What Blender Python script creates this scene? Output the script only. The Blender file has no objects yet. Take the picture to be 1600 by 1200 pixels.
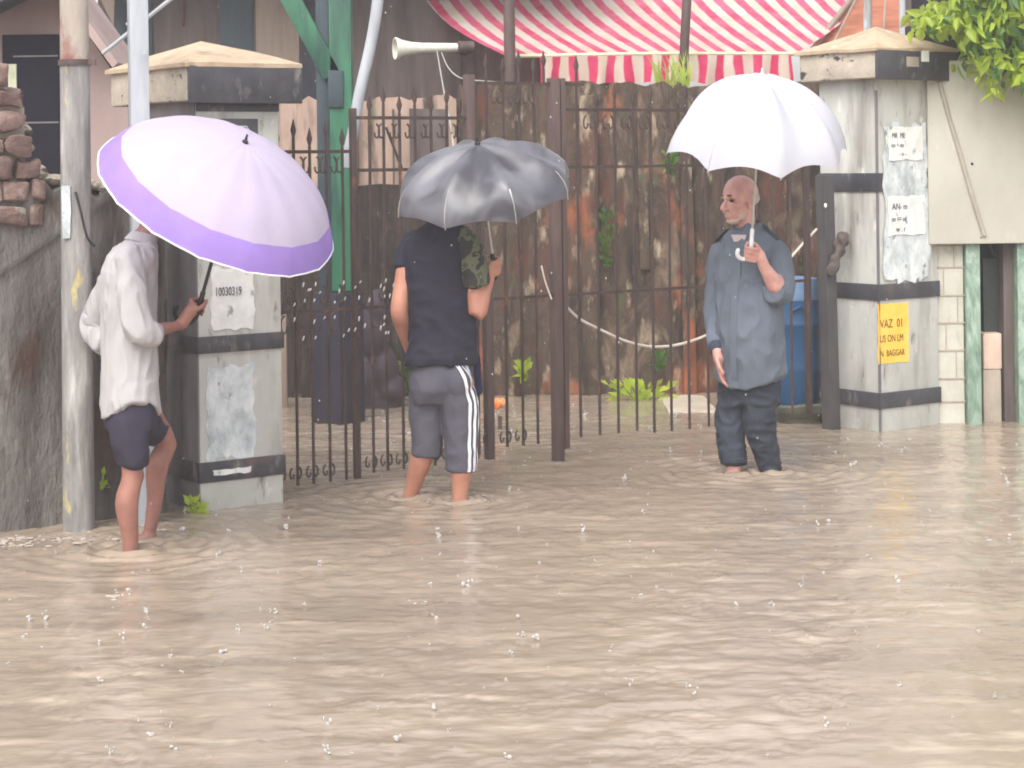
import bpy, bmesh, math, random
import numpy as np
from mathutils import Vector as V, Matrix, noise
from mathutils.bvhtree import BVHTree
random.seed(7); rng = np.random.default_rng(7)
R = math.radians; PI = math.pi
sc = bpy.context.scene; COL = sc.collection
# ------------------------------------------------------------------ camera
F, H, PH, ROLL = 3000.0, 1.51, 258.0, 0.013      # focal length (px of a 1600 px frame), eye height over the water, horizon row, roll
CR, SR = math.cos(ROLL), math.sin(ROLL)
cam_d = bpy.data.cameras.new('camera'); cam = bpy.data.objects.new('camera', cam_d); COL.objects.link(cam)
cam_d.sensor_width = 36; cam_d.lens = F*36/1600; cam_d.shift_y = -(600-PH)/1600
cam_d.clip_start = .05; cam_d.clip_end = 2000
cam.matrix_world = Matrix.Translation((0,0,H)) @ Matrix.Rotation(PI/2,4,'X') @ Matrix.Rotation(-ROLL,4,'Z')
sc.camera = cam
def P(px, py, Y):                                 # photograph position + distance -> place in the scene
    dx, dy = px-800, py-PH
    return V(((dx*CR-dy*SR)/F*Y, Y, H-(dy*CR+dx*SR)/F*Y))
def Zat(px, py, Y): return P(px,py,Y).z
# ------------------------------------------------------------------ materials
def L(r,g,b,k=1.0):
    def f(c):
        c/=255
        return (c/12.92 if c<=.04045 else ((c+.055)/1.055)**2.4)*k
    return (f(r),f(g),f(b),1)
class NT:
    def __init__(s, name):
        s.m = bpy.data.materials.new(name); s.m.use_nodes = True; s.t = s.m.node_tree; s.t.nodes.clear()
        s.out = s.n('ShaderNodeOutputMaterial'); s.co = s.n('ShaderNodeTexCoord')
    def n(s, typ, **kw):
        nd = s.t.nodes.new(typ)
        for k,v in kw.items():
            if k in nd.inputs.keys(): nd.inputs[k].default_value = v
            else: setattr(nd,k,v)
        return nd
    def l(s,a,b): s.t.links.new(a,b)
    def noise(s, scale=(1,1,1), detail=5, rough=.6, off=0, coord='Object', dist=0):
        mp = s.n('ShaderNodeMapping'); mp.inputs['Scale'].default_value = scale; mp.inputs['Location'].default_value = (off*3.1,off*1.7,off*2.3)
        s.l(s.co.outputs[coord], mp.inputs['Vector'])
        nz = s.n('ShaderNodeTexNoise'); nz.inputs['Scale'].default_value = 1; nz.inputs['Detail'].default_value = detail; nz.inputs['Roughness'].default_value = rough
        nz.inputs['Distortion'].default_value = dist
        s.l(mp.outputs['Vector'], nz.inputs['Vector']); return nz.outputs['Fac']
    def ramp(s, fac, stops, const=False):
        r = s.n('ShaderNodeValToRGB'); e = r.color_ramp.elements
        if const: r.color_ramp.interpolation = 'CONSTANT'
        while len(e) < len(stops): e.new(.5)
        for el,(p,c) in zip(e,stops): el.position = p; el.color = c if len(c)==4 else (*c,1)
        s.l(fac, r.inputs['Fac']); return r.outputs['Color']
    def mix(s, fac, a, b):
        m = s.n('ShaderNodeMix', data_type='RGBA')
        for sock,val in ((m.inputs[0],fac),(m.inputs[6],a),(m.inputs[7],b)):
            if hasattr(val,'is_output'): s.l(val,sock)
            else: sock.default_value = val
        return m.outputs[2]
    def bsdf(s, col, rough=.7, metal=0, spec=.5, bump=None, bs=.3, bd=.01, **kw):
        b = s.n('ShaderNodeBsdfPrincipled'); b.inputs['Roughness'].default_value = rough; b.inputs['Metallic'].default_value = metal
        b.inputs['Specular IOR Level'].default_value = spec
        if hasattr(col,'is_output'): s.l(col,b.inputs['Base Color'])
        else: b.inputs['Base Color'].default_value = col
        for k,v in kw.items(): b.inputs[k].default_value = v
        if bump is not None:
            bn = s.n('ShaderNodeBump'); bn.inputs['Strength'].default_value = bs; bn.inputs['Distance'].default_value = bd
            s.l(bump,bn.inputs['Height']); s.l(bn.outputs['Normal'],b.inputs['Normal'])
        return b
    def done(s, sh): s.l(sh, s.out.inputs['Surface']); return s.m
BW = [(.0,(0,0,0,1)),(1,(1,1,1,1))]
def surf(name, stops, scale=(3,3,3), rough=.8, bump=.4, bd=.01, stains=(), detail=6, spec=.4, metal=0, dist=0, bscale=None):
    """noise-coloured rough surface; stains = (colour, scale, lo, hi, offset)"""
    t = NT(name); c = t.ramp(t.noise(scale,detail,.65,0,dist=dist), stops)
    for k,(sc_,sl,lo,hi,off) in enumerate(stains):
        f = t.ramp(t.noise(sl,5,.6,off), [(lo,(0,0,0,1)),(hi,(1,1,1,1))]); c = t.mix(f,c,sc_)
    bs = bscale or (scale[0]*5,scale[1]*5,scale[2]*5)
    return t.done(t.bsdf(c,rough,metal,spec,t.noise(bs,5,.65,9),bump,bd).outputs['BSDF'])
def plain(name, col, rough=.6, metal=0, spec=.5, var=.18, sc_=14, bump=.15, bd=.004):
    d = tuple(c*(1-var) for c in col[:3]); u = tuple(min(1,c*(1+var)) for c in col[:3])
    return surf(name, [(.3,d),(.7,u)], (sc_,)*3, rough, bump, bd, spec=spec, metal=metal)
def cloth(name, col, trans=0, rough=.85, var=.15, stains=(), tcol=None, gloss=0, foldscale=(7,7,3)):
    t = NT(name); d = tuple(c*(1-var) for c in col[:3]); u = tuple(min(.92,c*(1+var)) for c in col[:3])
    c = t.ramp(t.noise(foldscale,4,.6), [(.3,d),(.7,u)])
    for k,(sc_,sl,lo,hi,off) in enumerate(stains):
        f = t.ramp(t.noise(sl,4,.6,off), [(lo,(0,0,0,1)),(hi,(1,1,1,1))]); c = t.mix(f,c,sc_)
    b = t.bsdf(c,rough,0,.3,t.noise((60,60,25),3,.6,4),.25,.004)
    if gloss: b.inputs['Specular IOR Level'].default_value = gloss
    sh = b.outputs['BSDF']
    if trans:
        tr = t.n('ShaderNodeBsdfTranslucent')
        if tcol: tr.inputs['Color'].default_value = tcol
        else: t.l(c,tr.inputs['Color'])
        mx = t.n('ShaderNodeMixShader'); mx.inputs[0].default_value = trans
        t.l(sh,mx.inputs[1]); t.l(tr.outputs[0],mx.inputs[2]); sh = mx.outputs[0]
    return t.done(sh)
# ------------------------------------------------------------------ objects
def thing(name, label, cat, loc=(0,0,0), group=None):
    o = bpy.data.objects.new(name,None); COL.objects.link(o); o.location = loc; o.empty_display_size = .1
    o['label'] = label; o['category'] = cat
    if group: o['group'] = group
    return o
def tag(o, label, cat, group=None):
    o['label'] = label; o['category'] = cat
    if group: o['group'] = group
    return o
def wloc(o):
    p = V(o.location)
    while o.parent: o = o.parent; p += V(o.location)
    return p
def link(name, me, mat, parent=None, label=None):
    o = bpy.data.objects.new(name, me); COL.objects.link(o)
    if mat: me.materials.append(mat)
    if parent is not None:
        o.parent = parent
        if parent.type == 'EMPTY': o.matrix_parent_inverse = Matrix.Translation(-wloc(parent))
    if label: o['label'] = label
    return o
class MB:
    def __init__(s): s.v=[]; s.f=[]; s.uv=None
    def add(s, vs, fs):
        k=len(s.v); s.v += [V(p) for p in vs]; s.f += [tuple(i+k for i in f) for f in fs]
    def pbox(s, o, a, b, c):                       # parallelepiped from corner o with edges a, b, c
        o,a,b,c = V(o),V(a),V(b),V(c)
        s.add([o,o+a,o+a+b,o+b,o+c,o+a+c,o+a+b+c,o+b+c],[(0,3,2,1),(4,5,6,7),(0,1,5,4),(1,2,6,5),(2,3,7,6),(3,0,4,7)])
    def box(s, x0,x1,y0,y1,z0,z1): s.pbox((x0,y0,z0),(x1-x0,0,0),(0,y1-y0,0),(0,0,z1-z0))
    def loft(s, rings, cap=True, closed=True):
        n=len(rings[0]); vs=[p for r in rings for p in r]; fs=[]
        for i in range(len(rings)-1):
            for j in range(n if closed else n-1):
                k=(j+1)%n; fs.append((i*n+j,i*n+k,(i+1)*n+k,(i+1)*n+j))
        if cap: fs.append(tuple(range(n-1,-1,-1))); fs.append(tuple((len(rings)-1)*n+j for j in range(n)))
        s.add(vs,fs)
    def tube(s, pts, rad, n=10, cap=True, round_=False):
        pts=[V(p) for p in pts]
        if not hasattr(rad,'__len__'): rad=[rad]*len(pts)
        rad=list(rad)
        if round_:
            d0=(pts[0]-pts[1]).normalized(); d1=(pts[-1]-pts[-2]).normalized(); r0,r1=rad[0],rad[-1]
            pts=[pts[0]+d0*r0*.98,pts[0]+d0*r0*.7]+pts+[pts[-1]+d1*r1*.7,pts[-1]+d1*r1*.98]; rad=[r0*.2,r0*.7]+rad+[r1*.7,r1*.2]
        t=(pts[1]-pts[0]).normalized(); u=t.orthogonal().normalized(); rings=[]
        for i,p in enumerate(pts):
            a=pts[max(0,i-1)]; b=pts[min(len(pts)-1,i+1)]; t2=(b-a).normalized()
            u=(u-t2*u.dot(t2)); u = u.normalized() if u.length>1e-6 else t2.orthogonal().normalized(); w=t2.cross(u)
            rings.append([p+(u*math.cos(2*PI*k/n)+w*math.sin(2*PI*k/n))*rad[i] for k in range(n)])
        s.loft(rings,cap)
    def ell(s, c, a, b, d, nu=16, nv=10):            # ellipsoid with semi-axis vectors
        c,a,b,d=V(c),V(a),V(b),V(d); rings=[]
        for i in range(1,nv):
            th=PI*i/nv; rings.append([c+d*math.cos(th)+(a*math.cos(2*PI*k/nu)+b*math.sin(2*PI*k/nu))*math.sin(th) for k in range(nu)])
        k0=len(s.v); s.loft(rings,False)
        n=len(s.v); s.v += [c+d,c-d]
        for k in range(nu):
            s.f.append((k0+(k+1)%nu,k0+k,n)); m=k0+(nv-2)*nu; s.f.append((m+k,m+(k+1)%nu,n+1))
    def prism(s, poly, ext):
        poly=[V(p) for p in poly]; ext=V(ext); n=len(poly)
        s.add(poly+[p+ext for p in poly],[tuple(range(n-1,-1,-1)),tuple(range(n,2*n))]+[(i,(i+1)%n,n+(i+1)%n,n+i) for i in range(n)])
    def mesh(s, name, smooth=True, ang=38, bevel=0, seg=2, cut=0, rough=0, rscale=6):
        me=bpy.data.meshes.new(name); me.from_pydata([tuple(p) for p in s.v],[],s.f)
        bm=bmesh.new(); bm.from_mesh(me); bmesh.ops.recalc_face_normals(bm,faces=bm.faces)
        if bevel: bmesh.ops.bevel(bm,geom=[e for e in bm.edges if len(e.link_faces)==2 and e.calc_face_angle(0)>.6],offset=bevel,segments=seg,affect='EDGES',profile=.6)
        if cut: 
            for _ in range(cut): bmesh.ops.subdivide_edges(bm,edges=[e for e in bm.edges if e.calc_length()>.06],cuts=1,use_grid_fill=True)
        if rough:
            bm.normal_update()
            for v in bm.verts:
                q=v.co*rscale; v.co += V(noise.noise_vector(q))*rough
        bm.to_mesh(me); bm.free()
        if smooth:
            me.shade_smooth(); me.set_sharp_from_angle(angle=R(ang))
        return me
    def build(s, name, mat, parent=None, label=None, **kw): return link(name, s.mesh(name,**kw), mat, parent, label)
def struct(o): o['kind']='structure'; return o
def crom(pts, sub=4):                                 # smooth path through tuples (vector, extra...)
    out=[]; n=len(pts)
    for i in range(n-1):
        p=[pts[max(0,i-1)],pts[i],pts[i+1],pts[min(n-1,i+2)]]
        for k in range(sub):
            t=k/sub
            out.append(tuple((.5*((2*b)+(c-a)*t+(2*a-5*b+4*c-d)*t*t+(3*b-a-3*c+d)*t**3)) for a,b,c,d in zip(*p)))
    out.append(pts[-1]); return out
def path(pts, sub=5): return [q[0] for q in crom([(V(p),) for p in pts],sub)]
def remesh(mb, name, voxel=.006, smooth=4, wr=0, wscale=(9,9,5), mat=None, parent=None, zclip=None, label=None, seed=0, wr2=0):
    me=mb.mesh(name,smooth=False); o=bpy.data.objects.new(name,me); COL.objects.link(o)
    m=o.modifiers.new('r','REMESH'); m.mode='VOXEL'; m.voxel_size=voxel; m.use_smooth_shade=True
    s=o.modifiers.new('s','SMOOTH'); s.factor=.5; s.iterations=smooth
    dg=bpy.context.evaluated_depsgraph_get(); me2=bpy.data.meshes.new_from_object(o.evaluated_get(dg)); o.modifiers.clear()
    bpy.data.objects.remove(o); bpy.data.meshes.remove(me); me2.name=name
    if wr or wr2:
        n=len(me2.vertices); co=np.empty(n*3); no=np.empty(n*3); me2.vertices.foreach_get('co',co); me2.vertices.foreach_get('normal',no); co=co.reshape(-1,3); no=no.reshape(-1,3)
        for i in range(n):
            q=V((co[i,0]*wscale[0]+seed,co[i,1]*wscale[1],co[i,2]*wscale[2]))
            a=noise.noise(q); b=1-abs(noise.noise(q*1.7+V((5,2,seed))))*2
            co[i]+=no[i]*(wr*a+wr2*b)
        me2.vertices.foreach_set('co',co.ravel()); me2.update()
    me2.shade_smooth(); me2.materials.clear()
    return link(name,me2,mat,parent,label)
def text_mesh(txt, size, origin, right, up, normal, align='LEFT', depth=.0006):
    cu=bpy.data.curves.new('t','FONT'); cu.body=txt; cu.size=size; cu.extrude=depth; cu.align_x=align; cu.resolution_u=3
    o=bpy.data.objects.new('t',cu); COL.objects.link(o); dg=bpy.context.evaluated_depsgraph_get()
    me=bpy.data.meshes.new_from_object(o.evaluated_get(dg)); bpy.data.objects.remove(o); bpy.data.curves.remove(cu)
    r,u,n=V(right).normalized(),V(up).normalized(),V(normal).normalized()
    M=Matrix(((r.x,u.x,n.x,origin[0]),(r.y,u.y,n.y,origin[1]),(r.z,u.z,n.z,origin[2]),(0,0,0,1))); me.transform(M); me.materials.clear(); return me
def join_meshes(mes, name):
    bm=bmesh.new()
    for m in mes: bm.from_mesh(m); bpy.data.meshes.remove(m)
    me=bpy.data.meshes.new(name); bm.to_mesh(me); bm.free(); return me
# ------------------------------------------------------------------ the lines of the street frontage
C2 = V((-1.39,8.46,0)); C1 = V((2.03,10.68,0))         # front left corners of the two gate pillars
A0 = R(35); D = V((math.cos(A0),math.sin(A0),0)); E = V((-math.sin(A0),math.cos(A0),0)); UP = V((0,0,1))
G0 = C2+E*.2; GB = V((1.80,10.83,0)); GD = (GB-G0).normalized(); GN = V((-GD.y,GD.x,0))   # gate line, GN points into the yard
def GP(px, Z=.8, off=0):                                # gate-line point seen in column px at height Z
    y=9.5
    for _ in range(6):
        dy=(H-Z)*F/y; dxp=(px-800)*CR-dy*SR
        k=dxp/F; o=G0+GN*off; t=(k*o.y-o.x)/(GD.x-k*GD.y); p=o+GD*t; y=p.y
    return V((p.x,p.y,Z))
def WP(px, base, dr, Z=.8):                             # the same for any vertical plane
    y=9.5
    for _ in range(6):
        dy=(H-Z)*F/y; k=((px-800)*CR-dy*SR)/F; t=(k*base.y-base.x)/(dr.x-k*dr.y); p=base+dr*t; y=p.y
    return V((p.x,p.y,Z))
# materials of the setting
M = {}
M['mud']   = surf('mud_ground',[(.3,L(90,76,62)),(.7,L(120,104,88))],(1,1,1))
M['stone'] = surf('weathered_stone',[(.26,L(40,33,29)),(.42,L(84,70,59)),(.52,L(66,54,46)),(.62,L(106,90,76)),(.78,L(142,124,104))],(4.5,4.5,2.2),.9,.6,.02,
    stains=[(L(36,29,26),(7,7,1.2),.52,.68,3),(L(158,92,60),(3.6,3.6,1.6),.56,.70,5),(L(168,150,128),(10,10,3.6),.57,.70,7),(L(92,52,40),(4,4,2.0),.54,.70,12),(L(72,80,54),(6,6,5),.62,.74,15)],dist=.8)
M['stonedark'] = surf('dark_stone',[(.30,L(34,29,28)),(.45,L(70,58,52)),(.56,L(50,42,40)),(.72,L(100,86,76))],(8,8,1.6),.9,.8,.03,stains=[(L(34,28,30),(9,9,.9),.52,.66,3),(L(130,112,98),(7,7,3),.66,.74,7)],dist=.6)
M['tanplaster'] = surf('tan_plaster',[(.3,L(150,128,116)),(.7,L(190,164,148))],(5,5,2),.85,.5,.015,stains=[(L(74,62,58),(7,7,.8),.5,.64,2),(L(100,110,84),(8,8,3),.62,.72,8)])
M['wallold'] = surf('old_render',[(.25,L(72,68,66)),(.5,L(114,109,105)),(.75,L(150,145,139))],(3.6,3.6,1.3),.88,.9,.03,
    stains=[(L(60,52,48),(4,4,.7),.5,.68,4),(L(76,54,44),(2.6,2.6,1.5),.56,.70,6),(L(166,158,148),(7,7,.9),.62,.75,9)],dist=.4)
M['brick'] = surf('old_brick',[(.3,L(92,74,70)),(.55,L(134,110,102)),(.75,L(172,152,142))],(6,6,9),.9,.8,.02,stains=[(L(196,186,176),(5,5,5),.60,.70,3),(L(70,56,52),(6,6,6),.56,.70,8)])
M['tile']  = surf('pale_tile',[(.3,L(172,172,166)),(.7,L(198,198,192))],(4,4,2),.5,.25,.006,stains=[(L(134,130,122),(6,6,1),.50,.72,4),(L(112,106,98),(18,18,5),.60,.72,6),(L(216,214,208),(9,9,5),.60,.72,12)])
M['black'] = surf('black_tile',[(.3,L(46,46,52)),(.7,L(78,76,82))],(6,6,4),.4,.15,.004,stains=[(L(132,126,122),(11,11,5),.58,.74,3),(L(96,78,74),(5,5,4),.58,.72,8)])
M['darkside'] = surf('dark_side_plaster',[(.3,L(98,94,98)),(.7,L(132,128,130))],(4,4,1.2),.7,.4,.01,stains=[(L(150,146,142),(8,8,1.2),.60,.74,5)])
M['cap']   = surf('sandy_cement',[(.3,L(160,140,116)),(.7,L(190,170,146))],(6,6,6),.85,.4,.01,stains=[(L(138,114,90),(5,5,5),.58,.74,4),(L(196,186,176),(9,9,9),.62,.74,7)])
M['capside'] = surf('broken_cement',[(.3,L(160,150,138)),(.7,L(196,184,168))],(8,8,8),.85,.5,.01,stains=[(L(70,62,58),(9,9,14),.58,.64,4)])
M['iron']  = surf('rusty_iron',[(.3,L(48,38,38)),(.7,L(78,62,58))],(20,20,6),.6,.3,.004,stains=[(L(104,70,52),(16,16,8),.60,.70,3)])
M['ironpost']= surf('brown_gate_steel',[(.3,L(70,56,54)),(.7,L(98,80,76))],(14,14,3),.55,.3,.004)
M['darkpost']= surf('dark_grey_steel',[(.3,L(62,60,62)),(.7,L(84,82,82))],(14,14,3),.5,.3,.004)
M['pole']  = surf('peeling_pole',[(.3,L(104,102,102)),(.55,L(150,147,144)),(.75,L(200,198,194))],(14,14,2.2),.75,.5,.008,
    stains=[(L(190,176,120),(9,9,3.2),.64,.70,3),(L(92,88,86),(12,12,1.8),.54,.68,5),(L(176,198,202),(8,8,2.4),.66,.72,11)])
M['polered'] = surf('faded_red_pole',[(.3,L(150,140,130)),(.7,L(182,172,160))],(14,14,3),.75,.4,.008,stains=[(L(128,70,68),(8,8,4),.46,.62,3)])
M['whitemetal'] = surf('white_galvanised',[(.3,L(156,160,166)),(.7,L(184,188,194))],(10,10,2),.4,.1,.003,stains=[(L(160,164,168),(9,9,1.2),.58,.76,4)])
M['green'] = surf('green_steel',[(.3,L(36,88,66)),(.7,L(56,116,86))],(8,8,2),.5,.2,.005,stains=[(L(30,56,58),(7,7,.8),.50,.66,4)])
M['navy']  = surf('dark_blue_base',[(.3,L(30,28,40)),(.7,L(46,42,56))],(7,7,2),.6,.3,.01)
M['shed']  = surf('brown_board',[(.3,L(78,68,66)),(.7,L(108,96,92))],(9,9,1),.85,.4,.01,stains=[(L(60,52,52),(5,5,.8),.5,.7,3)])
M['shedlight'] = surf('light_brown_board',[(.3,L(128,112,102)),(.7,L(152,136,122))],(9,9,1),.85,.4,.01)
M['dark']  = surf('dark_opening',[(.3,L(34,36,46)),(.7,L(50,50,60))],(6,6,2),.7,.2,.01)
M['teal']  = surf('dark_teal',[(.3,L(40,54,62)),(.7,L(60,74,80))],(6,6,2),.6,.2,.01)
M['house'] = surf('pink_beige_render',[(.3,L(142,122,120)),(.7,L(168,148,142))],(2.5,2.5,1.4),.85,.3,.01,stains=[(L(150,124,120),(3,3,.8),.55,.72,4)])
M['window']= surf('dark_window_opening',[(.3,L(22,22,32)),(.7,L(32,30,42))],(5,5,5),.8,.2,.006,spec=.1)
M['plaster'] = surf('beige_plaster',[(.3,L(166,162,150)),(.7,L(188,184,173))],(1.6,1.6,1),.8,.25,.008,stains=[(L(156,150,140),(2.4,2.4,1.0),.56,.76,4),(L(214,206,186),(4,4,2),.6,.74,7)])
M['plastertile'] = surf('grooved_tile',[(.3,L(176,174,160)),(.7,L(202,200,188))],(5,5,5),.55,.2,.005,stains=[(L(150,144,130),(6,6,2),.58,.74,4)])
M['marble']= surf('green_marble',[(.3,L(84,110,94)),(.5,L(128,150,134)),(.7,L(168,186,172))],(9,9,4),.3,.1,.003,dist=2.2)
M['pinkblock'] = surf('pinkish_block',[(.3,L(196,168,150)),(.7,L(220,194,176))],(6,6,6),.7,.3,.006)
M['greyblock'] = surf('grey_beige_cement',[(.3,L(150,138,126)),(.7,L(182,168,154))],(6,6,3),.8,.3,.008)
M['moss']  = surf('mossy_concrete',[(.3,L(74,76,62)),(.7,L(116,114,98))],(6,6,6),.9,.5,.012,stains=[(L(180,174,160),(7,7,7),.62,.72,3)])
M['ledge'] = surf('pale_ledge',[(.3,L(160,148,132)),(.7,L(196,182,164))],(5,5,5),.85,.4,.01)
M['blue']  = plain('blue_plastic', L(32,78,118), .45, var=.15, sc_=5)
M['bluelid'] = plain('pale_blue_plastic', L(112,138,176), .45, var=.12)
M['wire']  = plain('pale_rope', L(206,196,184), .8)
M['darkwire'] = plain('dark_cable', L(40,38,40), .6)
M['greywire'] = plain('grey_cable', L(168,166,160), .6)
M['paper'] = surf('wet_paper',[(.3,L(206,208,206)),(.7,L(236,236,232))],(14,14,14),.8,.3,.004,stains=[(L(150,150,152),(16,16,11),.60,.68,3)])
M['torn'] = surf('torn_grey_paper',[(.3,L(150,156,160)),(.5,L(196,202,204)),(.7,L(228,230,230))],(13,13,8),.8,.3,.004,stains=[(L(104,104,110),(15,15,9),.58,.66,3)])
M['yellow'] = surf('yellow_notice',[(.3,L(236,186,70)),(.7,L(250,208,104))],(9,9,9),.75,.2,.004)
M['ink'] = plain('dark_ink', L(78,78,90), .8); M['brownink'] = plain('brown_ink', L(120,84,30), .8)
M['whitepaint'] = plain('white_line_paint', L(206,206,210), .6)
M['rooftile'] = surf('terracotta_roof',[(.3,L(132,80,60)),(.7,L(170,108,84))],(5,30,5),.85,.5,.01)
M['horn'] = plain('cream_horn_plastic', L(206,204,192), .5)
def leafmat(name, c, tc, var=.3):
    t=NT(name); d=tuple(x*(1-var) for x in c[:3]); u=tuple(x*(1+var) for x in c[:3])
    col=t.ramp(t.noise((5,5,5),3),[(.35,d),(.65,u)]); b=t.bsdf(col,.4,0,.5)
    tr=t.n('ShaderNodeBsdfTranslucent'); tr.inputs['Color'].default_value=tc; mx=t.n('ShaderNodeMixShader'); mx.inputs[0].default_value=.42
    t.l(b.outputs[0],mx.inputs[1]); t.l(tr.outputs[0],mx.inputs[2]); return t.done(mx.outputs[0])
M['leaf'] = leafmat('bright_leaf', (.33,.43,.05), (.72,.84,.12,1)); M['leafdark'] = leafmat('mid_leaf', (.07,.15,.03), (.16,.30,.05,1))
M['bark'] = surf('bark',[(.3,L(74,62,52)),(.7,L(110,94,80))],(12,12,3),.9,.6,.01)
# ------------------------------------------------------------------ ground
g = MB(); g.box(-150,150,-150,200,-1.2,-.19); struct(g.build('ground',M['mud']))
# ------------------------------------------------------------------ street wall on the left (along the frontage)
wb = C2+E*.10
def frontage(px0, px1, Z0, Z1, off, thick, mb, n=14, jag=.02):
    a=WP(px0,wb+E*off,D); b=WP(px1,wb+E*off,D); a.z=b.z=0; low=[]; top=[]
    for i in range(n+1):
        p=a.lerp(b,i/n); z=Z0+(Z1-Z0)*i/n+random.uniform(-jag,jag); top.append(p+UP*z)
    poly=[a+UP*-.25]+[b+UP*-.25]+top[::-1]
    mb.prism(poly,E*thick)
w = thing('boundary_wall','stained grey plastered wall with crumbling top behind the white-shirted man','wall',WP(100,wb,D,-.19))
m=MB(); frontage(-760,262,1.62,1.40,0,.24,m,64,.03); m.build('wall_body',M['wallold'],w,bevel=.012,cut=3,rough=.028,rscale=6)
m=MB()                                                    # crumbled mortar along the top
for k in range(16):
    p=WP(48+k*13,wb+E*.1,D,1.49-.006*k); m.ell(p,(random.uniform(.03,.06),0,0),(0,.08,0),(0,0,random.uniform(.02,.035)),10,6)
m.build('crumbled_coping',M['capside'],w,rough=.012,rscale=14)
w2 = thing('brick_wall_stub','broken brick wall end stepping up above the grey plastered wall','wall',WP(10,wb,D,1.0))
m=MB(); z=Zat(20,352,8.2); row=0
ends=[72,74,66,50,46,40,16]
while row<7:
    h=.098; e=ends[row]; px=-60+(row%2)*14
    while px<e-6:
        wpx=min(random.uniform(38,58),e-px)
        if wpx>9:
            a=WP(px+2,wb+E*(random.uniform(-.03,.0)-.02),D,z); b=WP(px+wpx-2,wb+E*-.02,D,z)
            tl=UP*random.uniform(-.012,.012); m.pbox(a+UP*random.uniform(.002,.010)-E*random.uniform(0,.02),(b-a)*random.uniform(.93,1.02)+tl,E*.25+tl*.5,UP*(h-random.uniform(.006,.02)))
        px+=wpx
    z+=h; row+=1
m.build('bricks',M['brick'],w2,bevel=.016,seg=2,cut=2,rough=.026,rscale=13)
m=MB(); a=WP(-60,wb+E*.02,D,Zat(0,352,8.2)); b=WP(40,wb+E*.02,D,a.z); m.pbox(a,b-a,E*.18,UP*.5); b2=WP(14,wb+E*.02,D,a.z); m.pbox(a+UP*.5,b2-a,E*.18,UP*.15); m.build('mortar',M['capside'],w2)
m=MB()
for px,py,r_ in [(6,172,.05),(24,186,.042),(40,205,.03),(44,232,.028),(58,268,.04)]:
    p=WP(px,wb+E*.08,D,Zat(px,py,8.15)); m.ell(p,D*r_,E*r_*1.4,UP*r_*.8,10,7)
m.build('loose_mortar_lump',M['capside'],w2,rough=.02,rscale=16)
# leaves stuck on the walls / weeds
def leafcluster(name,label,cat,base,n,size,spread,h,mat,group=None,upright=.5):
    t=thing(name,label,cat,base,group); m=MB()
    for k in range(n):
        a=random.uniform(0,2*PI); r=random.uniform(.1,1)*spread; z=random.uniform(.05,1)*h
        tip=V(base)+V((math.cos(a)*r,math.sin(a)*r*.6,z)); root=V(base)+V((math.cos(a)*r*.35,math.sin(a)*r*.2,z*random.uniform(.2,.7)))
        d=(tip-root); s=size*random.uniform(.6,1.2); d=d.normalized()*s; sd=d.cross(V((random.uniform(-1,1),random.uniform(-1,1),random.uniform(-.3,1)))).normalized()*s*.26
        q=tip-d; bend=V((0,0,-.18*s))
        m.add([q,q+d*.5+sd,q+d*.5-sd,q+d*1.05+bend],[(0,1,2),(1,3,2)])
        if k%3==0: m.tube([V(base),(V(base)+q)/2+UP*.02,q],[.004,.003,.0015],5)
    m.build('leaves',mat,t); return t
leafcluster('weed','small yellow-green weed at the foot of the left gate pillar','plant',tuple(WP(303,wb-E*.12,D,0.0)),26,.06,.09,.1,M['leaf'])
leafcluster('weed','pale green sprig growing from the grey wall behind the white-shirted man','plant',tuple(WP(160,wb-E*.02,D,Zat(160,765,8.2))),8,.06,.03,.12,M['leaf'])
# ------------------------------------------------------------------ utility pole and white post
pb=WP(118,wb-E*.14,D,-.19); yp=pb.y
t=thing('utility_pole','weathered utility pole with peeling paint before the left wall','pole',pb)
def poleX(py): return P(118+ (py-400)*.012,py,yp)
m=MB(); a=P(123,835,yp); b=P(117,97,yp); m.tube([V((a.x,yp,-.19)),V(((a.x+b.x)/2,yp,(a.z+b.z)/2)),b],[.066,.064,.062],20); m.build('shaft',M['pole'],t)
m=MB(); m.tube([b,P(115,-40,yp),P(114,-160,yp)],[.060,.059,.058],20); m.build('upper_shaft',M['polered'],t)
m=MB(); q=P(117,98,yp); m.tube([q-UP*.012,q+UP*.012],.070,20); q2=q+V((.08,-.02,0)); m.box(q2.x-.02,q2.x+.012,q2.y-.012,q2.y+.012,q2.z-.012,q2.z+.012); m.build('clamp_band',M['ironpost'],t)
m=MB(); m.tube(path([P(118,300,yp-.07),P(126,330,yp-.075),P(136,370,yp-.07),P(148,385,yp-.05)]),.006,6); m.build('loose_cable',M['darkwire'],t)
m=MB(); a=P(96,290,yp-.072); m.pbox(a,(.034,-.0,0),(0,.006,0),(0,0,-.22)); m.build('stuck_paper',M['torn'],t,cut=1,rough=.006,rscale=20)
yq=8.2; b=P(226,860,yq); tp=P(224,-60,yq)
t=thing('steel_post','white square steel post rising behind the purple umbrella','post',(b.x,yq,-.19))
m=MB(); hx=.046; c=b.x
for rot in [R(20)]:
    u=V((math.cos(rot),math.sin(rot),0))*hx*.86; v=V((-math.sin(rot),math.cos(rot),0))*hx*.86; o=V((c,yq,-.19)); m.pbox(o-u-v,u*2,v*2,UP*(tp.z+.19))
m.build('square_tube',M['whitemetal'],t,bevel=.006)
m=MB(); q=P(226,82,yq-.056); m.tube([q,q-V((0,.012,0))],.012,8); m.build('bolt',M['whitemetal'],t)
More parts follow.
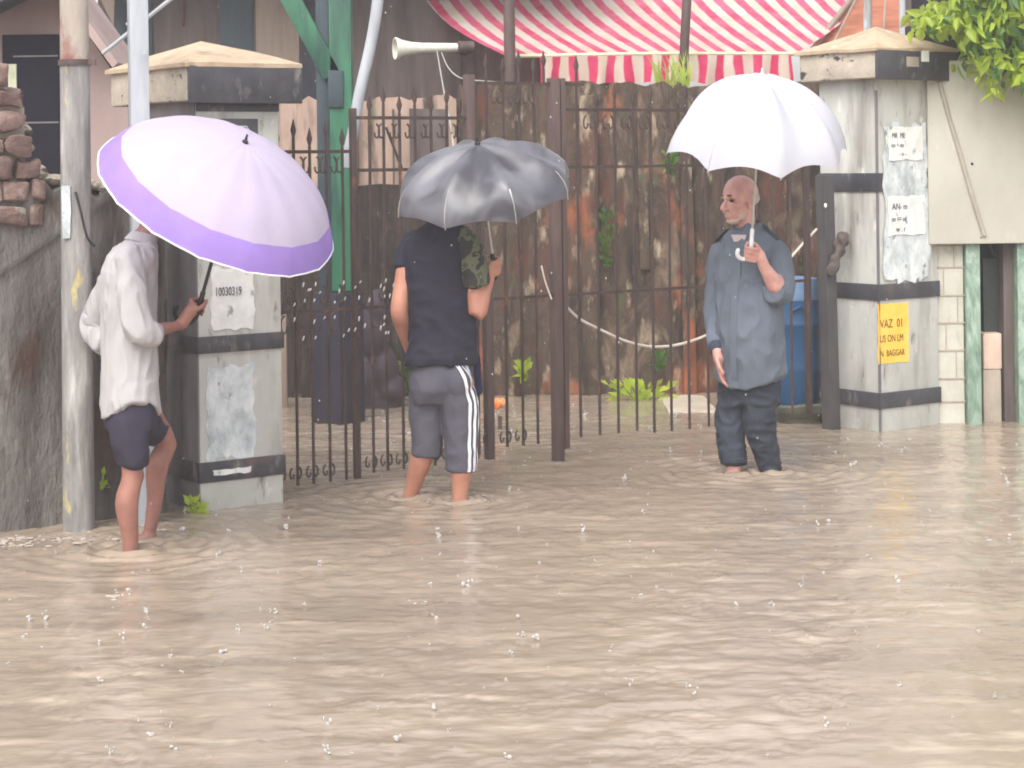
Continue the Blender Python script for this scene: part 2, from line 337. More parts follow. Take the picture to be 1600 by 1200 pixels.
m=MB(); m.tube([P(160,84,yq+.3),P(270,-4,yq+.3)],.009,8); tag(m.build('stay_rod',M['whitemetal']),'thin pale rod slanting behind the white steel post','rod')
# ------------------------------------------------------------------ gate pillars
def pillar(name,label,c,w,d_,zt,zs,za,posters):
    t=thing(name,label,'pillar',(c.x,c.y,-.19)); W=D*w; Dp=E*d_
    m=MB(); m.pbox(c+UP*-.25,W,Dp,UP*(zs+.25)); m.build('shaft',M['tile'],t,bevel=.006)
    return t,W,Dp
def ringband(c,w,d_,z0,z1,pr): 
    m=MB(); m.pbox(c-D*pr-E*pr+UP*z0,D*(w+2*pr),E*(d_+2*pr),UP*(z1-z0)); return m
def hippedcap(t,c,w,d_,z0,z1,za,ov,front,side):
    o=c-D*ov-E*ov; W=w+2*ov; Dd=d_+2*ov
    m=MB(); m.pbox(o+UP*z0+D*.006+E*.006,D*(W-.012),E*(Dd-.012),UP*(z1-z0)); m.build('cap_slab',side,t,bevel=.012,cut=1,rough=.006,rscale=9)
    m=MB(); m.pbox(o+UP*(z0-.01)-E*.012,D*(W+.01),E*.02,UP*(z1-z0)); m.build('cap_front_tiles',front,t,bevel=.004)
    m=MB(); z=z1+.004; e=.012; A=o-D*e-E*e; pts=[A+UP*z,A+D*(W+2*e)+UP*z,A+D*(W+2*e)+E*(Dd+2*e)+UP*z,A+E*(Dd+2*e)+UP*z,o+D*W/2+E*Dd/2+UP*za]
    b2=[p-UP*.018 for p in pts[:4]]
    m.add(pts+b2,[(0,1,4),(1,2,4),(2,3,4),(3,0,4),(0,5,6,1),(1,6,7,2),(2,7,8,3),(3,8,5,0),(8,7,6,5)]); m.build('hipped_top',M['cap'],t,ang=20,cut=2,rough=.008,rscale=8)
    return o
# left pillar
PL=thing('gate_pillar','pale tiled gate pillar beside the purple umbrella, cap broken on one side','pillar',(C2.x,C2.y,-.19)); wl,dl=.41,.72
m=MB(); m.pbox(C2+UP*-.25,D*wl,E*dl,UP*2.1); m.build('shaft',M['tile'],PL,bevel=.006)
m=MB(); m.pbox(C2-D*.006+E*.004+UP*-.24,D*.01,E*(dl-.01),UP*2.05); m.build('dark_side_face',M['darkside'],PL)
for z0,z1 in [(.695,.770),(.125,.215)]: ringband(C2,wl,dl,z0,z1,.010).build('black_band',M['black'],PL,bevel=.004)
hippedcap(PL,C2,wl,dl,1.81,1.975,2.105,.07,M['black'],M['capside'])
m=MB(); m.pbox(C2+D*.0-E*.008+UP*1.765,D*wl,E*.01,UP*.040); m.build('frieze_tile',M['black'],PL,bevel=.003)
pz0,pz1=Zat(350,290,8.6),Zat(350,186,8.6); x0=D*.055; x1=D*.30
m=MB(); m.pbox(C2+x0-E*.012+UP*pz0,x1-x0,E*.014,UP*(pz1-pz0)); m.build('ornament_panel',M['black'],PL,bevel=.004)
m=MB(); o=C2-E*.0165; xa,xb,za,zb=.085,.27,pz0+.03,pz1-.035; k=.03
pl=[(xa,za+k),(xa,zb-k),(xa+k*.6,zb-k*.6),(xa+k,zb),(xb-k,zb),(xb-k*.6,zb-k*.6),(xb,zb-k),(xb,za+k),(xb-k*.6,za+k*.6),(xb-k,za),(xa+k,za),(xa+k*.6,za+k*.6),(xa,za+k)]
m.tube([o+D*x+UP*z for x,z in pl],.0035,6); m.build('panel_outline',M['whitepaint'],PL)
# right pillar
PR=thing('gate_pillar','wide pale tiled gate pillar with stickers on its cap and a yellow notice','pillar',(C1.x,C1.y,-.19)); wr,dr_=.475,.45
m=MB(); m.pbox(C1+UP*-.25,D*wr,E*dr_,UP*2.25); m.build('shaft',M['tile'],PR,bevel=.006)
for z0,z1 in [(1.335,1.44),(.73,.82),(.126,.215)]: ringband(C1,wr,dr_,z0,z1,.010).build('black_band',M['black'],PR,bevel=.004)
hippedcap(PR,C1,wr,dr_,1.965,2.13,2.275,.085,M['black'],M['capside'])
m=MB(); m.pbox(C1-D*.003-E*.003+UP*-.1,D*.012,E*.012,UP*2.0); m.build('corner_bead',M['darkside'],PR)
m=MB(); a=WP(1452,C1-E*.099,D,2.06); b=WP(1440,C1-E*.099,D,2.06); m.pbox(b,a-b,E*.004,UP*.062); m.build('white_sticker',M['paper'],PR)
m=MB(); b=WP(1417,C1-E*.099,D,2.03); a=WP(1436,C1-E*.099,D,2.03); m.pbox(b,a-b,E*.004,UP*.055); m.build('grey_sticker',M['greyblock'],PR)
# notices pasted on the pillars (each is its own sheet)
def sheet(name,label,cat,base,nrm_off,px0,px1,py0,py1,mat,jag=.006,lines=(),ink='ink',n=9,group=None,yref=None,thick=.0015):
    pl=base-E*nrm_off; yref=yref or WP((px0+px1)/2,pl,D).y
    z0,z1=Zat(px0,py1,yref),Zat(px0,py0,yref); a=WP(px0,pl,D,(z0+z1)/2); b=WP(px1,pl,D,(z0+z1)/2); a.z=b.z=0; X=(b-a); w_=X.length; X.normalize(); hh=z1-z0
    poly=[]
    rj=lambda: random.uniform(-jag,jag)
    for i in range(n): poly.append((w_*i/n+rj(),0+rj()))
    for i in range(n): poly.append((w_+rj(),hh*i/n+rj()))
    for i in range(n): poly.append((w_*(1-i/n)+rj(),hh+rj()))
    for i in range(n): poly.append((rj(),hh*(1-i/n)+rj()))
    t=thing(name,label,cat,a+UP*z0,group); m=MB(); m.prism([a+X*x+UP*(z0+z) for x,z in poly],E*thick); m.build('paper_sheet',mat,t)
    mes=[]
    for txt,fx,fz,fs,xs in lines:
        me=text_mesh(txt,hh*fs,a+X*(w_*fx)+UP*(z0+hh*fz)-E*.0022,X,UP,-E)
        if xs!=1:
            o=a+X*(w_*fx)
            for v in me.vertices:
                q=v.co-o; s=q.dot(X); v.co += X*(s*(xs-1))
        mes.append(me)
    if mes: link('lettering',join_meshes(mes,'lettering'),M[ink],t)
    return t
sheet('paper_notice','torn white notice with a row of dark numerals on the left pillar','notice',C2,.004,330,398,418,515,M['paper'],.010,[('10030319',.08,.55,.20,.60)],n=7)
sheet('ragged_sheet','smeared blue-grey paint smudge on the lower left pillar panel','poster',C2,.003,324,398,572,716,M['torn'],.013,n=12)  # paint smudge built as a thin ragged sheet
sheet('paper_scrap','white paper scrap stuck on the lowest black band of the left pillar','paper',C2,.014,334,392,732,741,M['paper'],.004,n=6)
sheet('yellow_notice','yellow handwritten notice pasted low on the right pillar','notice',C1,.003,1372,1420,474,567,M['yellow'],.004,[('VAZ  01',.06,.60,.20,.80),('US ON LM',.05,.36,.17,.72),('N  BAGGAR',.05,.12,.15,.74)],'brownink',n=5)
sheet('ragged_sheet','long ragged grey poster covering the upper front of the right pillar','poster',C1,.0125,1382,1452,196,440,M['torn'],.022,n=10)
sheet('paper_notice','square white notice with dark blots, uppermost on the right pillar','notice',C1,.0175,1388,1442,198,250,M['paper'],.006,[('MR  ME',.1,.66,.22,.8),('oo = oo',.08,.38,.20,.8),('- o -',.3,.12,.2,.9)],n=6)
sheet('paper_notice','square pale notice with smudged print below the black band of the right pillar','notice',C1,.0175,1388,1446,306,368,M['paper'],.006,[('AN  m',.1,.66,.22,.9),('on == oe',.08,.36,.19,.75),('w . r',.2,.1,.2,.9)],n=6)
# ------------------------------------------------------------------ the iron gate
def bar(t,px,z0,z1,mat='iron',r=.0074,spear=True,off=0,name='bar'):
    p=GP(px,.8,off); m=MB(); 
    if spear: m.tube([p+UP*(z0-.8),p+UP*(z1-.8-.09),p+UP*(z1-.8-.088),p+UP*(z1-.8-.055),p+UP*(z1-.8)],[r,r,r*.7,r*1.9,r*.15],8)
    else: m.tube([p+UP*(z0-.8),p+UP*(z1-.8)],r,8)
    m.build(name,M[mat],t)
def rail(t,px0,px1,z,hh=.016,th=.012,off=0,mat='iron'):
    a=GP(px0,z,off); b=GP(px1,z,off); m=MB(); m.pbox(a-GN*th/2-UP*hh/2,b-a,GN*th,UP*hh); m.build('rail',M[mat],t)
def stile(t,px,z0,z1,w_=.05,mat='ironpost',off=0,name='stile',lean=0):
    p=GP(px,.8,off); m=MB(); o=p-GD*w_/2-GN*w_/2; m.pbox(o+UP*(z0-.8),GD*w_,GN*w_,UP*(z1-z0)+GD*lean); m.build(name,M[mat],t,bevel=.004)
def scroll(t,px,z,r,sg):
    m=MB()
    c=GP(px,z,-.01); pts=[]
    for i in range(13):
        a=i/12*PI*1.5; rr=r*(1-.045*i); pts.append(c+GD*(math.sin(a)*rr*.5*sg)+UP*((math.cos(a))*rr))
    m.tube(pts,.005,6); m.build('scroll',M['iron'],t)
def beads(t,cx,z):  # pale beads stand for rain drops and glints on the scrollwork
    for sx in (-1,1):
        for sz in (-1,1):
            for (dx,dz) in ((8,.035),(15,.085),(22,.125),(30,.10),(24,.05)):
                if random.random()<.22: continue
                p=GP(cx+sx*dx,z+sz*dz,-.022); tilt=V((.003*random.uniform(.3,1.4),0,.010*random.uniform(.7,1.3))); m=MB(); m.ell(p,(.0042,0,0),(0,.0042,0),tilt,8,6); m.build('glint_bead',M['drop'],t)
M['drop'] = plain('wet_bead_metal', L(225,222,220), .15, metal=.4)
ga=thing('iron_gate','fixed low panel of the rusty iron gate next to the left pillar','gate',GP(490,-.19))
for k,px in enumerate([436,462,487,513,538]): bar(ga,px,.03,1.74 if k%2 else 1.70)
for z in (1.585,.84): rail(ga,404,552,z)
m=MB()
for px in (449,474,500,526):
    for sg in (1,-1): scroll(ga,px+sg*4,.84+.065*sg,.05,sg); scroll(ga,px-sg*5,1.585-.07,.045,sg); scroll(ga,px-12+sg*5,.085,.03,sg)
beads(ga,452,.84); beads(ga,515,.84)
gb=thing('iron_gate','hinged left leaf of the rusty iron gate behind the black-shirted man','gate',GP(640,-.19))
stile(gb,555,.03,1.79,.03,'iron'); stile(gb,737,.06,1.96,.045)
for k,px in enumerate([581,603,628,652,677,702,722]): bar(gb,px,.05,[1.86,1.90][k%2])
for z in (1.745,1.495,.84): rail(gb,556,737,z)
m=MB()
for px in (592,616,640,665,690,712):
    for sg in (1,-1): scroll(gb,px+sg*4,.84+.065*sg,.05,sg); scroll(gb,px-sg*4,1.745-.07,.04,sg); scroll(gb,px-12+sg*5,.10,.03,sg)
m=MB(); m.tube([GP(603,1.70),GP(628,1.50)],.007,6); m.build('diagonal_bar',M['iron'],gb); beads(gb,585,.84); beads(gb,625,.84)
gc=thing('iron_gate','tall middle leaf of the rusty iron gate with the highest spikes','gate',GP(810,-.19))
stile(gc,869,-.19,1.95,.05); stile(gc,742,.08,1.93,.03,'iron'); stile(gc,762,.05,1.2,.042,'ironpost')
for k,px in enumerate([790,815,838]): bar(gc,px,.10,[2.05,2.09][k%2])
bar(gc,764,1.2,2.07); bar(gc,854,1.92,2.09)
for z in (1.92,1.50,.845): rail(gc,742,868,z)
m=MB()
for px in (776,802,826):
    for sg in (1,-1): scroll(gc,px+sg*4,1.92-.07,.045,sg); scroll(gc,px-12+sg*5,.15,.03,sg)
gd=thing('iron_gate','wide right leaf of the rusty iron gate behind the grey-shirted man','gate',GP(1050,-.19))
stile(gd,882,.06,1.95,.03,'ironpost'); stile(gd,1262,.1,1.8,.03,'iron')
RB=[905,935,964,993,1020,1047,1075,1105,1132,1158,1184,1210,1236]
for k,px in enumerate(RB): bar(gd,px,.11 if px<1000 else .09,(2.07 if k<1 else 1.93)-.03*(k%2))
for z in (1.79,1.495,.845): rail(gd,884,1262,z)
rail(gd,884,912,1.92)
m=MB()
for px in (920,950,979,1006,1034,1061,1090):
    for sg in (1,-1): scroll(gd,px+sg*4,1.79-.07,.04,sg)
m=MB(); p=GP(1292,.8,.0); q=GP(1286,.8,.0)
tp_=thing('gate_post','leaning dark steel gate post against the right pillar','post',GP(1299,-.19))
a=GP(1301,-.22); b=GP(1288,1.43); w_=.075; m.pbox(a-GD*w_/2-GN*w_/2,GD*w_,GN*w_,V((b.x-a.x,b.y-a.y,b.z-a.z))); m.build('post_body',M['darkpost'],tp_,bevel=.005)
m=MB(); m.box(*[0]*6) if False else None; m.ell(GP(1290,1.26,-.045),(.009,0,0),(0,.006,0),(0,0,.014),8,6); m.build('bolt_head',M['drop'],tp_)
m=MB()                                                     # knotted rag and chain
for k in range(9):
    c=GP(1300+2.2*k,.90+.022*k+random.uniform(-.02,.02),-.055-random.uniform(0,.02)); m.ell(c,V((.026,0,.014))*random.uniform(.6,1.3),(0,.026,0),V((-.014,0,.040))*random.uniform(.6,1.3),10,7)
remesh(m,'rag',.007,2,.012,(26,26,26),mat=plain('brown_rag',L(84,74,70),.9)); tag(bpy.data.objects['rag'],'brown knotted rag tied around the leaning gate post','rag')
# rope slung along the gate
m=MB(); pts=[GP(880,.80,.03)]
for px,py in [(905,498),(940,516),(975,532),(1010,541),(1045,541),(1080,533),(1120,515),(1170,472),(1215,425),(1250,386),(1276,358)]:
    y_=GP(px,.7,.035).y; pts.append(P(px,py,y_))
m.tube(path(pts,3),.0075,8); tag(m.build('rope',M['wire']),'pale rope sagging along the inside of the right gate leaf','rope')
m=MB(); y_=GP(855,.9,-.03).y; m.tube(path([P(846,415,y_),P(852,440,y_),P(862,468,y_)]),.004,6); tag(m.build('loose_wire',M['wire']),'short pale wire hooked on the middle gate post','wire')
# ------------------------------------------------------------------ inside the yard
YW=12.6
def wallslab(px0,px1,top0,top1,Y,th,mb,n=30,jag=.02,bottom=-.25):
    a=P(px0,400,Y); b=P(px1,400,Y); top=[]
    for i in range(n+1):
        px=px0+(px1-px0)*i/n; py=top0+(top1-top0)*i/n; top.append(V((a.x+(b.x-a.x)*i/n,Y,Zat(px,py,Y)+random.uniform(-jag,jag))))
    mb.prism([V((a.x,Y,bottom)),V((b.x,Y,bottom))]+top[::-1],(0,th,0))
cw=thing('compound_wall','dark weathered compound wall with orange patches behind the right gate leaf','wall',(P(1000,400,YW).x,YW,-.19))
m=MB(); wallslab(722,1330,133,128,YW,.3,m,44,.025); m.build('masonry',M['stone'],cw,cut=3,rough=.025,rscale=5)
m=MB()                                                    # thin buttress strips and ledges as seen through the bars
for px,w_,y0,y1 in [(905,26,150,620),(995,18,140,420),(1062,20,150,640),(1150,30,250,640),(1230,22,240,600),(790,20,300,620)]:
    a=P(px,y0,YW-.05); b=P(px,y1,YW-.05); m.box(a.x,a.x+w_/F*YW,YW-.06,YW+.02,b.z,a.z)
m.build('buttress_strip',M['stone'],cw,bevel=.012,cut=2,rough=.02,rscale=7)
cw2=thing('compound_wall','tan stained compound wall behind the left gate leaf and green column','wall',(P(560,400,YW+.02).x,YW+.02,-.19))
m=MB(); wallslab(400,716,158,152,YW+.04,.3,m,26,.02,Zat(560,292,YW)); m.build('upper_render',M['tanplaster'],cw2,cut=2,rough=.02,rscale=5)
m=MB(); a=P(400,290,YW+.02); b=P(716,640,YW+.02); m.box(a.x,b.x,YW+.02,YW+.32,-.25,Zat(560,291,YW)); m.build('lower_stone',M['stonedark'],cw2,cut=3,rough=.035,rscale=4)
m=MB()
for px,w_ in [(612,3),(640,16),(655,40),(553,6)]:
    a=P(px,170,YW-.03); b=P(px,288,YW-.03); m.box(a.x,a.x+w_/F*YW,YW-.03,YW+.03,b.z,a.z)
m.build('dark_batten',M['shed'],cw2,bevel=.006,rough=.008)
m=MB(); wallslab(434,446,500,490,YW-.5,.05,m,3,.01,-.2); m.build('leaning_board',M['shedlight'],None,bevel=.01); tag(bpy.data.objects['leaning_board'],'narrow light wooden board standing behind the low fixed gate panel','board')
# step, well ring and drum
m=MB(); a=P(1046,643,11.6); b=P(1122,643,11.6); m.box(a.x,b.x,11.6,12.4,-.22,a.z); tag(m.build('concrete_step',M['ledge'],bevel=.02,cut=2,rough=.015),'pale concrete step below the wall behind the right gate leaf','step')
yr=11.25; c=P(1246,640,yr); r_=.24; t=thing('well_ring','mossy round concrete ring under the blue drum','ring',(c.x,yr,-.19))
m=MB(); zt=Zat(1246,625,yr); n=28; prof=[(r_*.62,-.22),(r_*.8,.02),(r_,zt-.05),(r_*1.02,zt-.01),(r_*.9,zt),(r_*.78,zt-.03)]
m.loft([[V((c.x+math.cos(2*PI*k/n)*q,yr+math.sin(2*PI*k/n)*q,z)) for k in range(n)] for q,z in prof],True); m.build('ring_body',M['moss'],t,cut=1,rough=.012,rscale=9)
yb=11.22; x0=P(1244,500,yb).x; t=thing('plastic_drum','tall blue plastic drum with pale upper band behind the grey-shirted man','drum',(x0,yb,zt))
def drum(prof,name,mat):
    m=MB(); n=32; m.loft([[V((x0+math.cos(2*PI*k/n)*q,yb+math.sin(2*PI*k/n)*q,z)) for k in range(n)] for q,z in prof],True); m.build(name,mat,t)
z1=Zat(1244,432,yb); z2=Zat(1244,468,yb); z0=zt-.02
drum([(.118,z0),(.13,z0+.03),(.134,z0+.2),(.139,z0+.215),(.135,z0+.23),(.137,z2-.16),(.142,z2-.15),(.142,z2-.13),(.137,z2-.12),(.138,z2)],'drum_body',M['blue'])
drum([(.130,z2+.002),(.130,z1-.04),(.122,z1-.01),(.06,z1)],'upper_band',M['bluelid'])
m=MB(); m.tube([V((x0-.05,yb-.14,z2-.06)),V((x0,yb-.165,z2-.03)),V((x0+.05,yb-.14,z2-.06))],.008,8); m.build('handle',M['blue'],t)
# plants in the yard
leafcluster('fern','small bright fern at the wall foot left of the middle gate post','plant',(P(820,585,12.45).x,12.4,Zat(820,590,12.4)),40,.085,.10,.15,M['leaf'])
leafcluster('fern','broad low bright green weed clump at the wall foot behind the right gate leaf','plant',(P(1000,640,12.3).x,12.25,Zat(1000,640,12.25)),90,.09,.27,.22,M['leaf'])
leafcluster('fern','dark little plant growing out of the wall right of the sagging rope','plant',(P(1030,560,12.5).x,12.45,Zat(1030,575,12.45)),36,.07,.09,.16,M['leafdark'])
leafcluster('fern','small dark plant growing from the wall beside the rim of the white umbrella','plant',(P(1045,250,12.5).x,12.45,Zat(1045,268,12.45)),36,.08,.09,.16,M['leafdark'])
leafcluster('creeper','thin dark creeper hanging on the compound wall left of the bald man','plant',(P(948,330,12.5).x,12.5,Zat(948,420,12.5)),60,.06,.10,.42,M['leafdark'])
leafcluster('creeper','leafy dark weeds at the wall foot behind the left gate leaf','plant',(P(640,600,12.4).x,12.4,Zat(640,610,12.4)),60,.09,.16,.24,M['leafdark'])
t=thing('grass_tuft','tall thin grass tuft growing on the compound wall top below the striped awning','plant',(P(1050,128,YW+.1).x,YW+.1,Zat(1050,130,YW))); m=MB()
for k in range(46):
    b=P(1050+random.uniform(-26,26),130,YW+random.uniform(0,.1)); h_=random.uniform(.10,.24); dx=random.uniform(-.09,.09); w_=.006
    m.add([b+V((-w_,0,-.03)),b+V((w_,0,-.03)),b+V((dx*.5+w_*.7,0,h_*.6)),b+V((dx*.5-w_*.7,0,h_*.6)),b+V((dx,.02,h_))],[(0,1,2,3),(3,2,4)])
m.build('grass_blades',M['leaf'],t)
m=MB(); c=P(781,633,11.0)
for k in range(6): m.ell(c+V((random.uniform(-.02,.02),random.uniform(-.02,.02),random.uniform(-.025,.025))),(.02,0,.008),(0,.02,0),(0,0,.022),10,7)
remesh(m,'plastic_bag',.006,2,.005,(30,30,30),mat=surf('orange_plastic',[(.3,L(226,96,40)),(.6,L(246,150,84)),(.75,L(250,226,190))],(22,22,22),.4)); tag(bpy.data.objects['plastic_bag'],'small crumpled orange plastic bag caught in the middle gate leaf','bag')
m=MB(); q=P(781,650,11.0); m.tube([q,V((q.x,q.y,-.19))],.012,8); tag(m.build('stake',M['bark']),'thin stake under the orange plastic bag','stake')
# dark junk heap behind the fixed panel, its form guessed
t=thing('covered_heap','dark purple covered heap standing behind the left gate leaf','heap',(P(590,600,12).x,12,-.19)); m=MB()
for px,py,rx,rz in [(585,520,.10,.2),(600,580,.09,.16),(570,600,.08,.2),(590,480,.07,.12),(610,610,.1,.1)]:
    c=P(px,py,12.1); m.ell(c,(rx,0,0),(0,.14,0),(0,0,rz),14,9)
c=P(590,640,12.1); m.box(c.x-.14,c.x+.14,12.0,12.25,-.2,c.z+.1); remesh(m,'cover_sheet',.015,4,.02,(6,6,3),mat=plain('dark_purple_sheet',L(66,52,62),.7),parent=t)
# ------------------------------------------------------------------ green column, pipe, shed, loudspeaker
yg=11.4; t=thing('steel_column','green steel column with a slanting brace behind the low gate panel','column',(P(526,500,yg).x,yg,-.19))
a=P(526,300,yg); s=.155
m=MB(); u=V((math.cos(R(52)),math.sin(R(52)),0)); v=V((-math.sin(R(52)),math.cos(R(52)),0)); o=V((a.x,yg,0)); zb=Zat(526,455,yg); zt=Zat(526,-60,yg)
a=P(517,300,yg); b=P(552,300,yg); m.box(a.x,b.x,yg-.02,yg+.12,zb,zt); m.build('column_shaft',M['green'],t,bevel=.008)
m=MB(); c=P(496,300,yg); m.box(c.x,a.x-.003,yg+.015,yg+.11,zb-.02,zt); m.build('column_shaded_side',M['teal'],t,bevel=.006)  # column's left face, its shade put into the dark teal colour
m=MB(); m.pbox(o-u*.11-v*.11+UP*-.22,u*.22,v*.22,UP*(zb+.215)); m.build('plinth',M['navy'],t,bevel=.015)
m=MB(); a1=P(438,-30,yg-.02); b1=P(519,118,yg-.02); dv=(b1-a1); sd=V((.055,0,.03)); m.pbox(a1-sd*.9,sd*1.8,(0,.07,0),dv); m.build('brace',M['green'],t,bevel=.006)
m=MB(); q=P(512,110,yg-.04); m.pbox(q,(.09,0,0),(0,.03,0),(0,0,-.22)); m.build('gusset_plate',M['teal'],t,bevel=.004)
yi=9.35; t=thing('drain_pipe','bent pale plastic pipe hanging beside the green column','pipe',P(545,262,yi))
m=MB(); m.tube(path([P(594,-40,yi),P(588,20,yi),P(577,80,yi),P(561,150,yi),P(553,200,yi),P(546,232,yi)]),[.028]*26,14); m.build('pipe_tube',M['whitemetal'],t)
m=MB(); m.tube([P(546,228,yi),P(543,262,yi)],.034,14); m.build('pipe_end',M['whitemetal'],t)
ysh=14.3; sh=thing('shed','brown boarded shed with dark openings filling the space behind the gate','shed',(P(500,400,ysh).x,ysh,-.19))
def shp(px0,px1,py0,py1,name,mat,pr=.0,th=.2):
    a=P(px0,py0,ysh-pr); b=P(px1,py1,ysh-pr); m=MB(); m.box(a.x,b.x,ysh-pr,ysh-pr+th,b.z,a.z); m.build(name,mat,sh,bevel=.008,cut=1,rough=.008,rscale=3)
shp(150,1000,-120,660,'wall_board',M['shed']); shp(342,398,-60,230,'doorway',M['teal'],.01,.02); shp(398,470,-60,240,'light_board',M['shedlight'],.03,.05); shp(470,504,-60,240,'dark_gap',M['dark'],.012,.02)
shp(655,722,-40,240,'wall_plank',M['shed'],.03,.05); shp(160,240,-60,140,'dark_gable',M['teal'],.02,.03); shp(282,288,-30,40,'hanging_strip',plain('maroon_strip',L(88,52,52)),.03,.02)
m=MB(); m.prism([P(143,-30,ysh-.2),P(179,-30,ysh-.2),P(178,42,ysh-.2)],(0,.06,0)); m.build('roof_flap',M['shedlight'],sh)
m=MB(); m.pbox(P(100,-90,ysh-.8),(P(900,-90,ysh).x-P(100,-90,ysh).x,0,0),(0,2.5,0.6),(0,0,.06)); m.build('shed_roof',M['dark'],sh)
yh=13.4; t=thing('horn_loudspeaker','cream horn loudspeaker pointing sideways above the left gate leaf','loudspeaker',P(660,76,yh))
m=MB(); a=P(617,76,yh-.05); b=P(722,74,yh+.1); dv=b-a; ax=dv.normalized(); u=ax.cross(UP).normalized(); w_=u.cross(ax)
n=24; prof=[(0.0,.078),(.01,.080),(.05,.062),(.12,.045),(.2,.038),(.32,.034),(.45,.03)]
outer=[[a+ax*x+(u*math.cos(2*PI*k/n)+w_*math.sin(2*PI*k/n))*r_ for k in range(n)] for x,r_ in prof]; inner=[[a+ax*x+(u*math.cos(2*PI*k/n)+w_*math.sin(2*PI*k/n))*r_*.88 for k in range(n)] for x,r_ in prof[4:0:-1]]+[[a+ax*.0+(u*math.cos(2*PI*k/n)+w_*math.sin(2*PI*k/n))*.070 for k in range(n)]]
m.loft(outer[::-1]+inner[::-1],False); m.build('horn_bell',M['horn'],t)
m=MB(); m.tube([b-ax*.03,b+ax*.08],.045,16); m.build('driver_unit',M['ironpost'],t)
m=MB(); m.tube([b,b+V((.0,.4,.0)),b+V((0,.9,0))],.014,8); m.build('bracket',M['ironpost'],t)
for lab,pts in [('thin pale cable dropping from the loudspeaker straight to the gate',[(683,80,13.3),(688,110,12),(695,150,10.5),(703,190,9.6),(709,232,9.3)]),('thin pale cable running from the loudspeaker to the spiked middle gate leaf',[(690,82,13.3),(700,105,12),(720,122,10.5),(760,127,9.9),(800,130,9.75)])]:
    m=MB(); m.tube(path([P(*p) for p in pts]),.004,6); tag(m.build('speaker_cable',M['greywire']),lab,'cable')
# ------------------------------------------------------------------ house on the far left
yH=10.6; hs=thing('house','pinkish rendered house end with a dark window opening on the far left','house',(P(60,400,yH).x,yH,-.19))
m=MB(); m.prism([V((P(-900,400,yH).x,yH,-.2)),V((P(206,400,yH).x,yH,-.2)),P(204,112,yH),P(172,106,yH),P(96,-8,yH),P(-900,-120,yH)],(0,.3,0)); m.build('wall',M['house'],hs)
a=P(5,55,yH); b=P(96,330,yH); m=MB(); m.box(a.x,b.x,yH-.03,yH+.02,b.z,a.z); wd=m.build('window',M['window'],hs,bevel=.006)  # dark box puts the shade of the window opening into colour
m=MB()
for py in (88,192): q=P(20,py,yH-.04); m=MB(); m.box(q.x,b.x,yH-.036,yH-.028,q.z-.004,q.z+.004); m.build('window_bar',M['darkside'],wd)
m=MB(); q0=P(12,100,yH-.05); q1=P(26,152,yH-.05); m.box(q0.x,q1.x,yH-.05,yH-.028,q1.z,q0.z); m.build('pale_slat',plain('pale_slat_paint',L(196,200,170)),wd,bevel=.004)
m=MB(); m.prism([P(-900,-140,yH-.3),P(96,-26,yH-.3),P(184,98,yH-.3),P(176,106,yH-.3),P(92,-8,yH-.3),P(-900,-120,yH-.3)],(0,.75,0)); m.build('roof_edge',M['house'],hs)
m=MB(); m.prism([P(-300,-110,yH-.35),P(34,-14,yH-.35),P(-30,18,yH-.35),P(-300,40,yH-.35)],(0,.3,0)); m.build('eave_board',M['teal'],hs)
# ------------------------------------------------------------------ awning
ya=13.2; aw=thing('awning','sagging red and white striped awning above the compound wall','awning',P(1015,85,ya))
def stripemat(name,sl,ra,rb):
    t=NT(name); sp=t.n('ShaderNodeSeparateXYZ'); t.l(t.co.outputs['UV'],sp.inputs[0]); a=t.n('ShaderNodeMath',operation='MULTIPLY'); a.inputs[1].default_value=sl; t.l(sp.outputs['X'],a.inputs[0])
    nz=t.n('ShaderNodeMath',operation='MULTIPLY_ADD'); nz.inputs[1].default_value=.14; t.l(t.noise((9,9,9),2,.5),nz.inputs[0]); t.l(a.outputs[0],nz.inputs[2])
    f=t.n('ShaderNodeMath',operation='FRACT'); t.l(nz.outputs[0],f.inputs[0])
    base=t.ramp(t.noise((4,4,4),4,.6,2),[(.35,L(226,206,186)),(.65,L(238,228,220))]); red=t.ramp(t.noise((6,6,6),4,.6,5),[(.3,ra),(.7,rb)])
    c=t.mix(t.ramp(f.outputs[0],[(.46,(0,0,0,1)),(.52,(1,1,1,1)),(.94,(1,1,1,1)),(1,(0,0,0,1))]),base,red)
    b=t.bsdf(c,.6,0,.4,t.noise((40,40,40),3),.2,.004); tr=t.n('ShaderNodeBsdfTranslucent'); t.l(c,tr.inputs['Color']); mx=t.n('ShaderNodeMixShader'); mx.inputs[0].default_value=.5
    t.l(b.outputs[0],mx.inputs[1]); t.l(tr.outputs[0],mx.inputs[2]); return t.done(mx.outputs[0])
M['stripe']=stripemat('red_white_stripe',1,L(214,30,88),L(236,84,130)); M['stripelight']=stripemat('pale_red_white_stripe',1,L(222,66,110),L(240,130,160))  # canopy uses the same stripes in a paler red
def grid_mesh(name,fn,uvf,nu,nv):
    vs=[fn(i/nu,j/nv) for j in range(nv+1) for i in range(nu+1)]; fs=[(j*(nu+1)+i,j*(nu+1)+i+1,(j+1)*(nu+1)+i+1,(j+1)*(nu+1)+i) for j in range(nv) for i in range(nu)]
    me=bpy.data.meshes.new(name); me.from_pydata([tuple(v) for v in vs],[],fs); ul=me.uv_layers.new(name='UVMap')
    for lp in me.loops:
        k=lp.vertex_index; ul.data[lp.index].uv=uvf((k%(nu+1))/nu,(k//(nu+1))/nv)
    me.shade_smooth(); return me
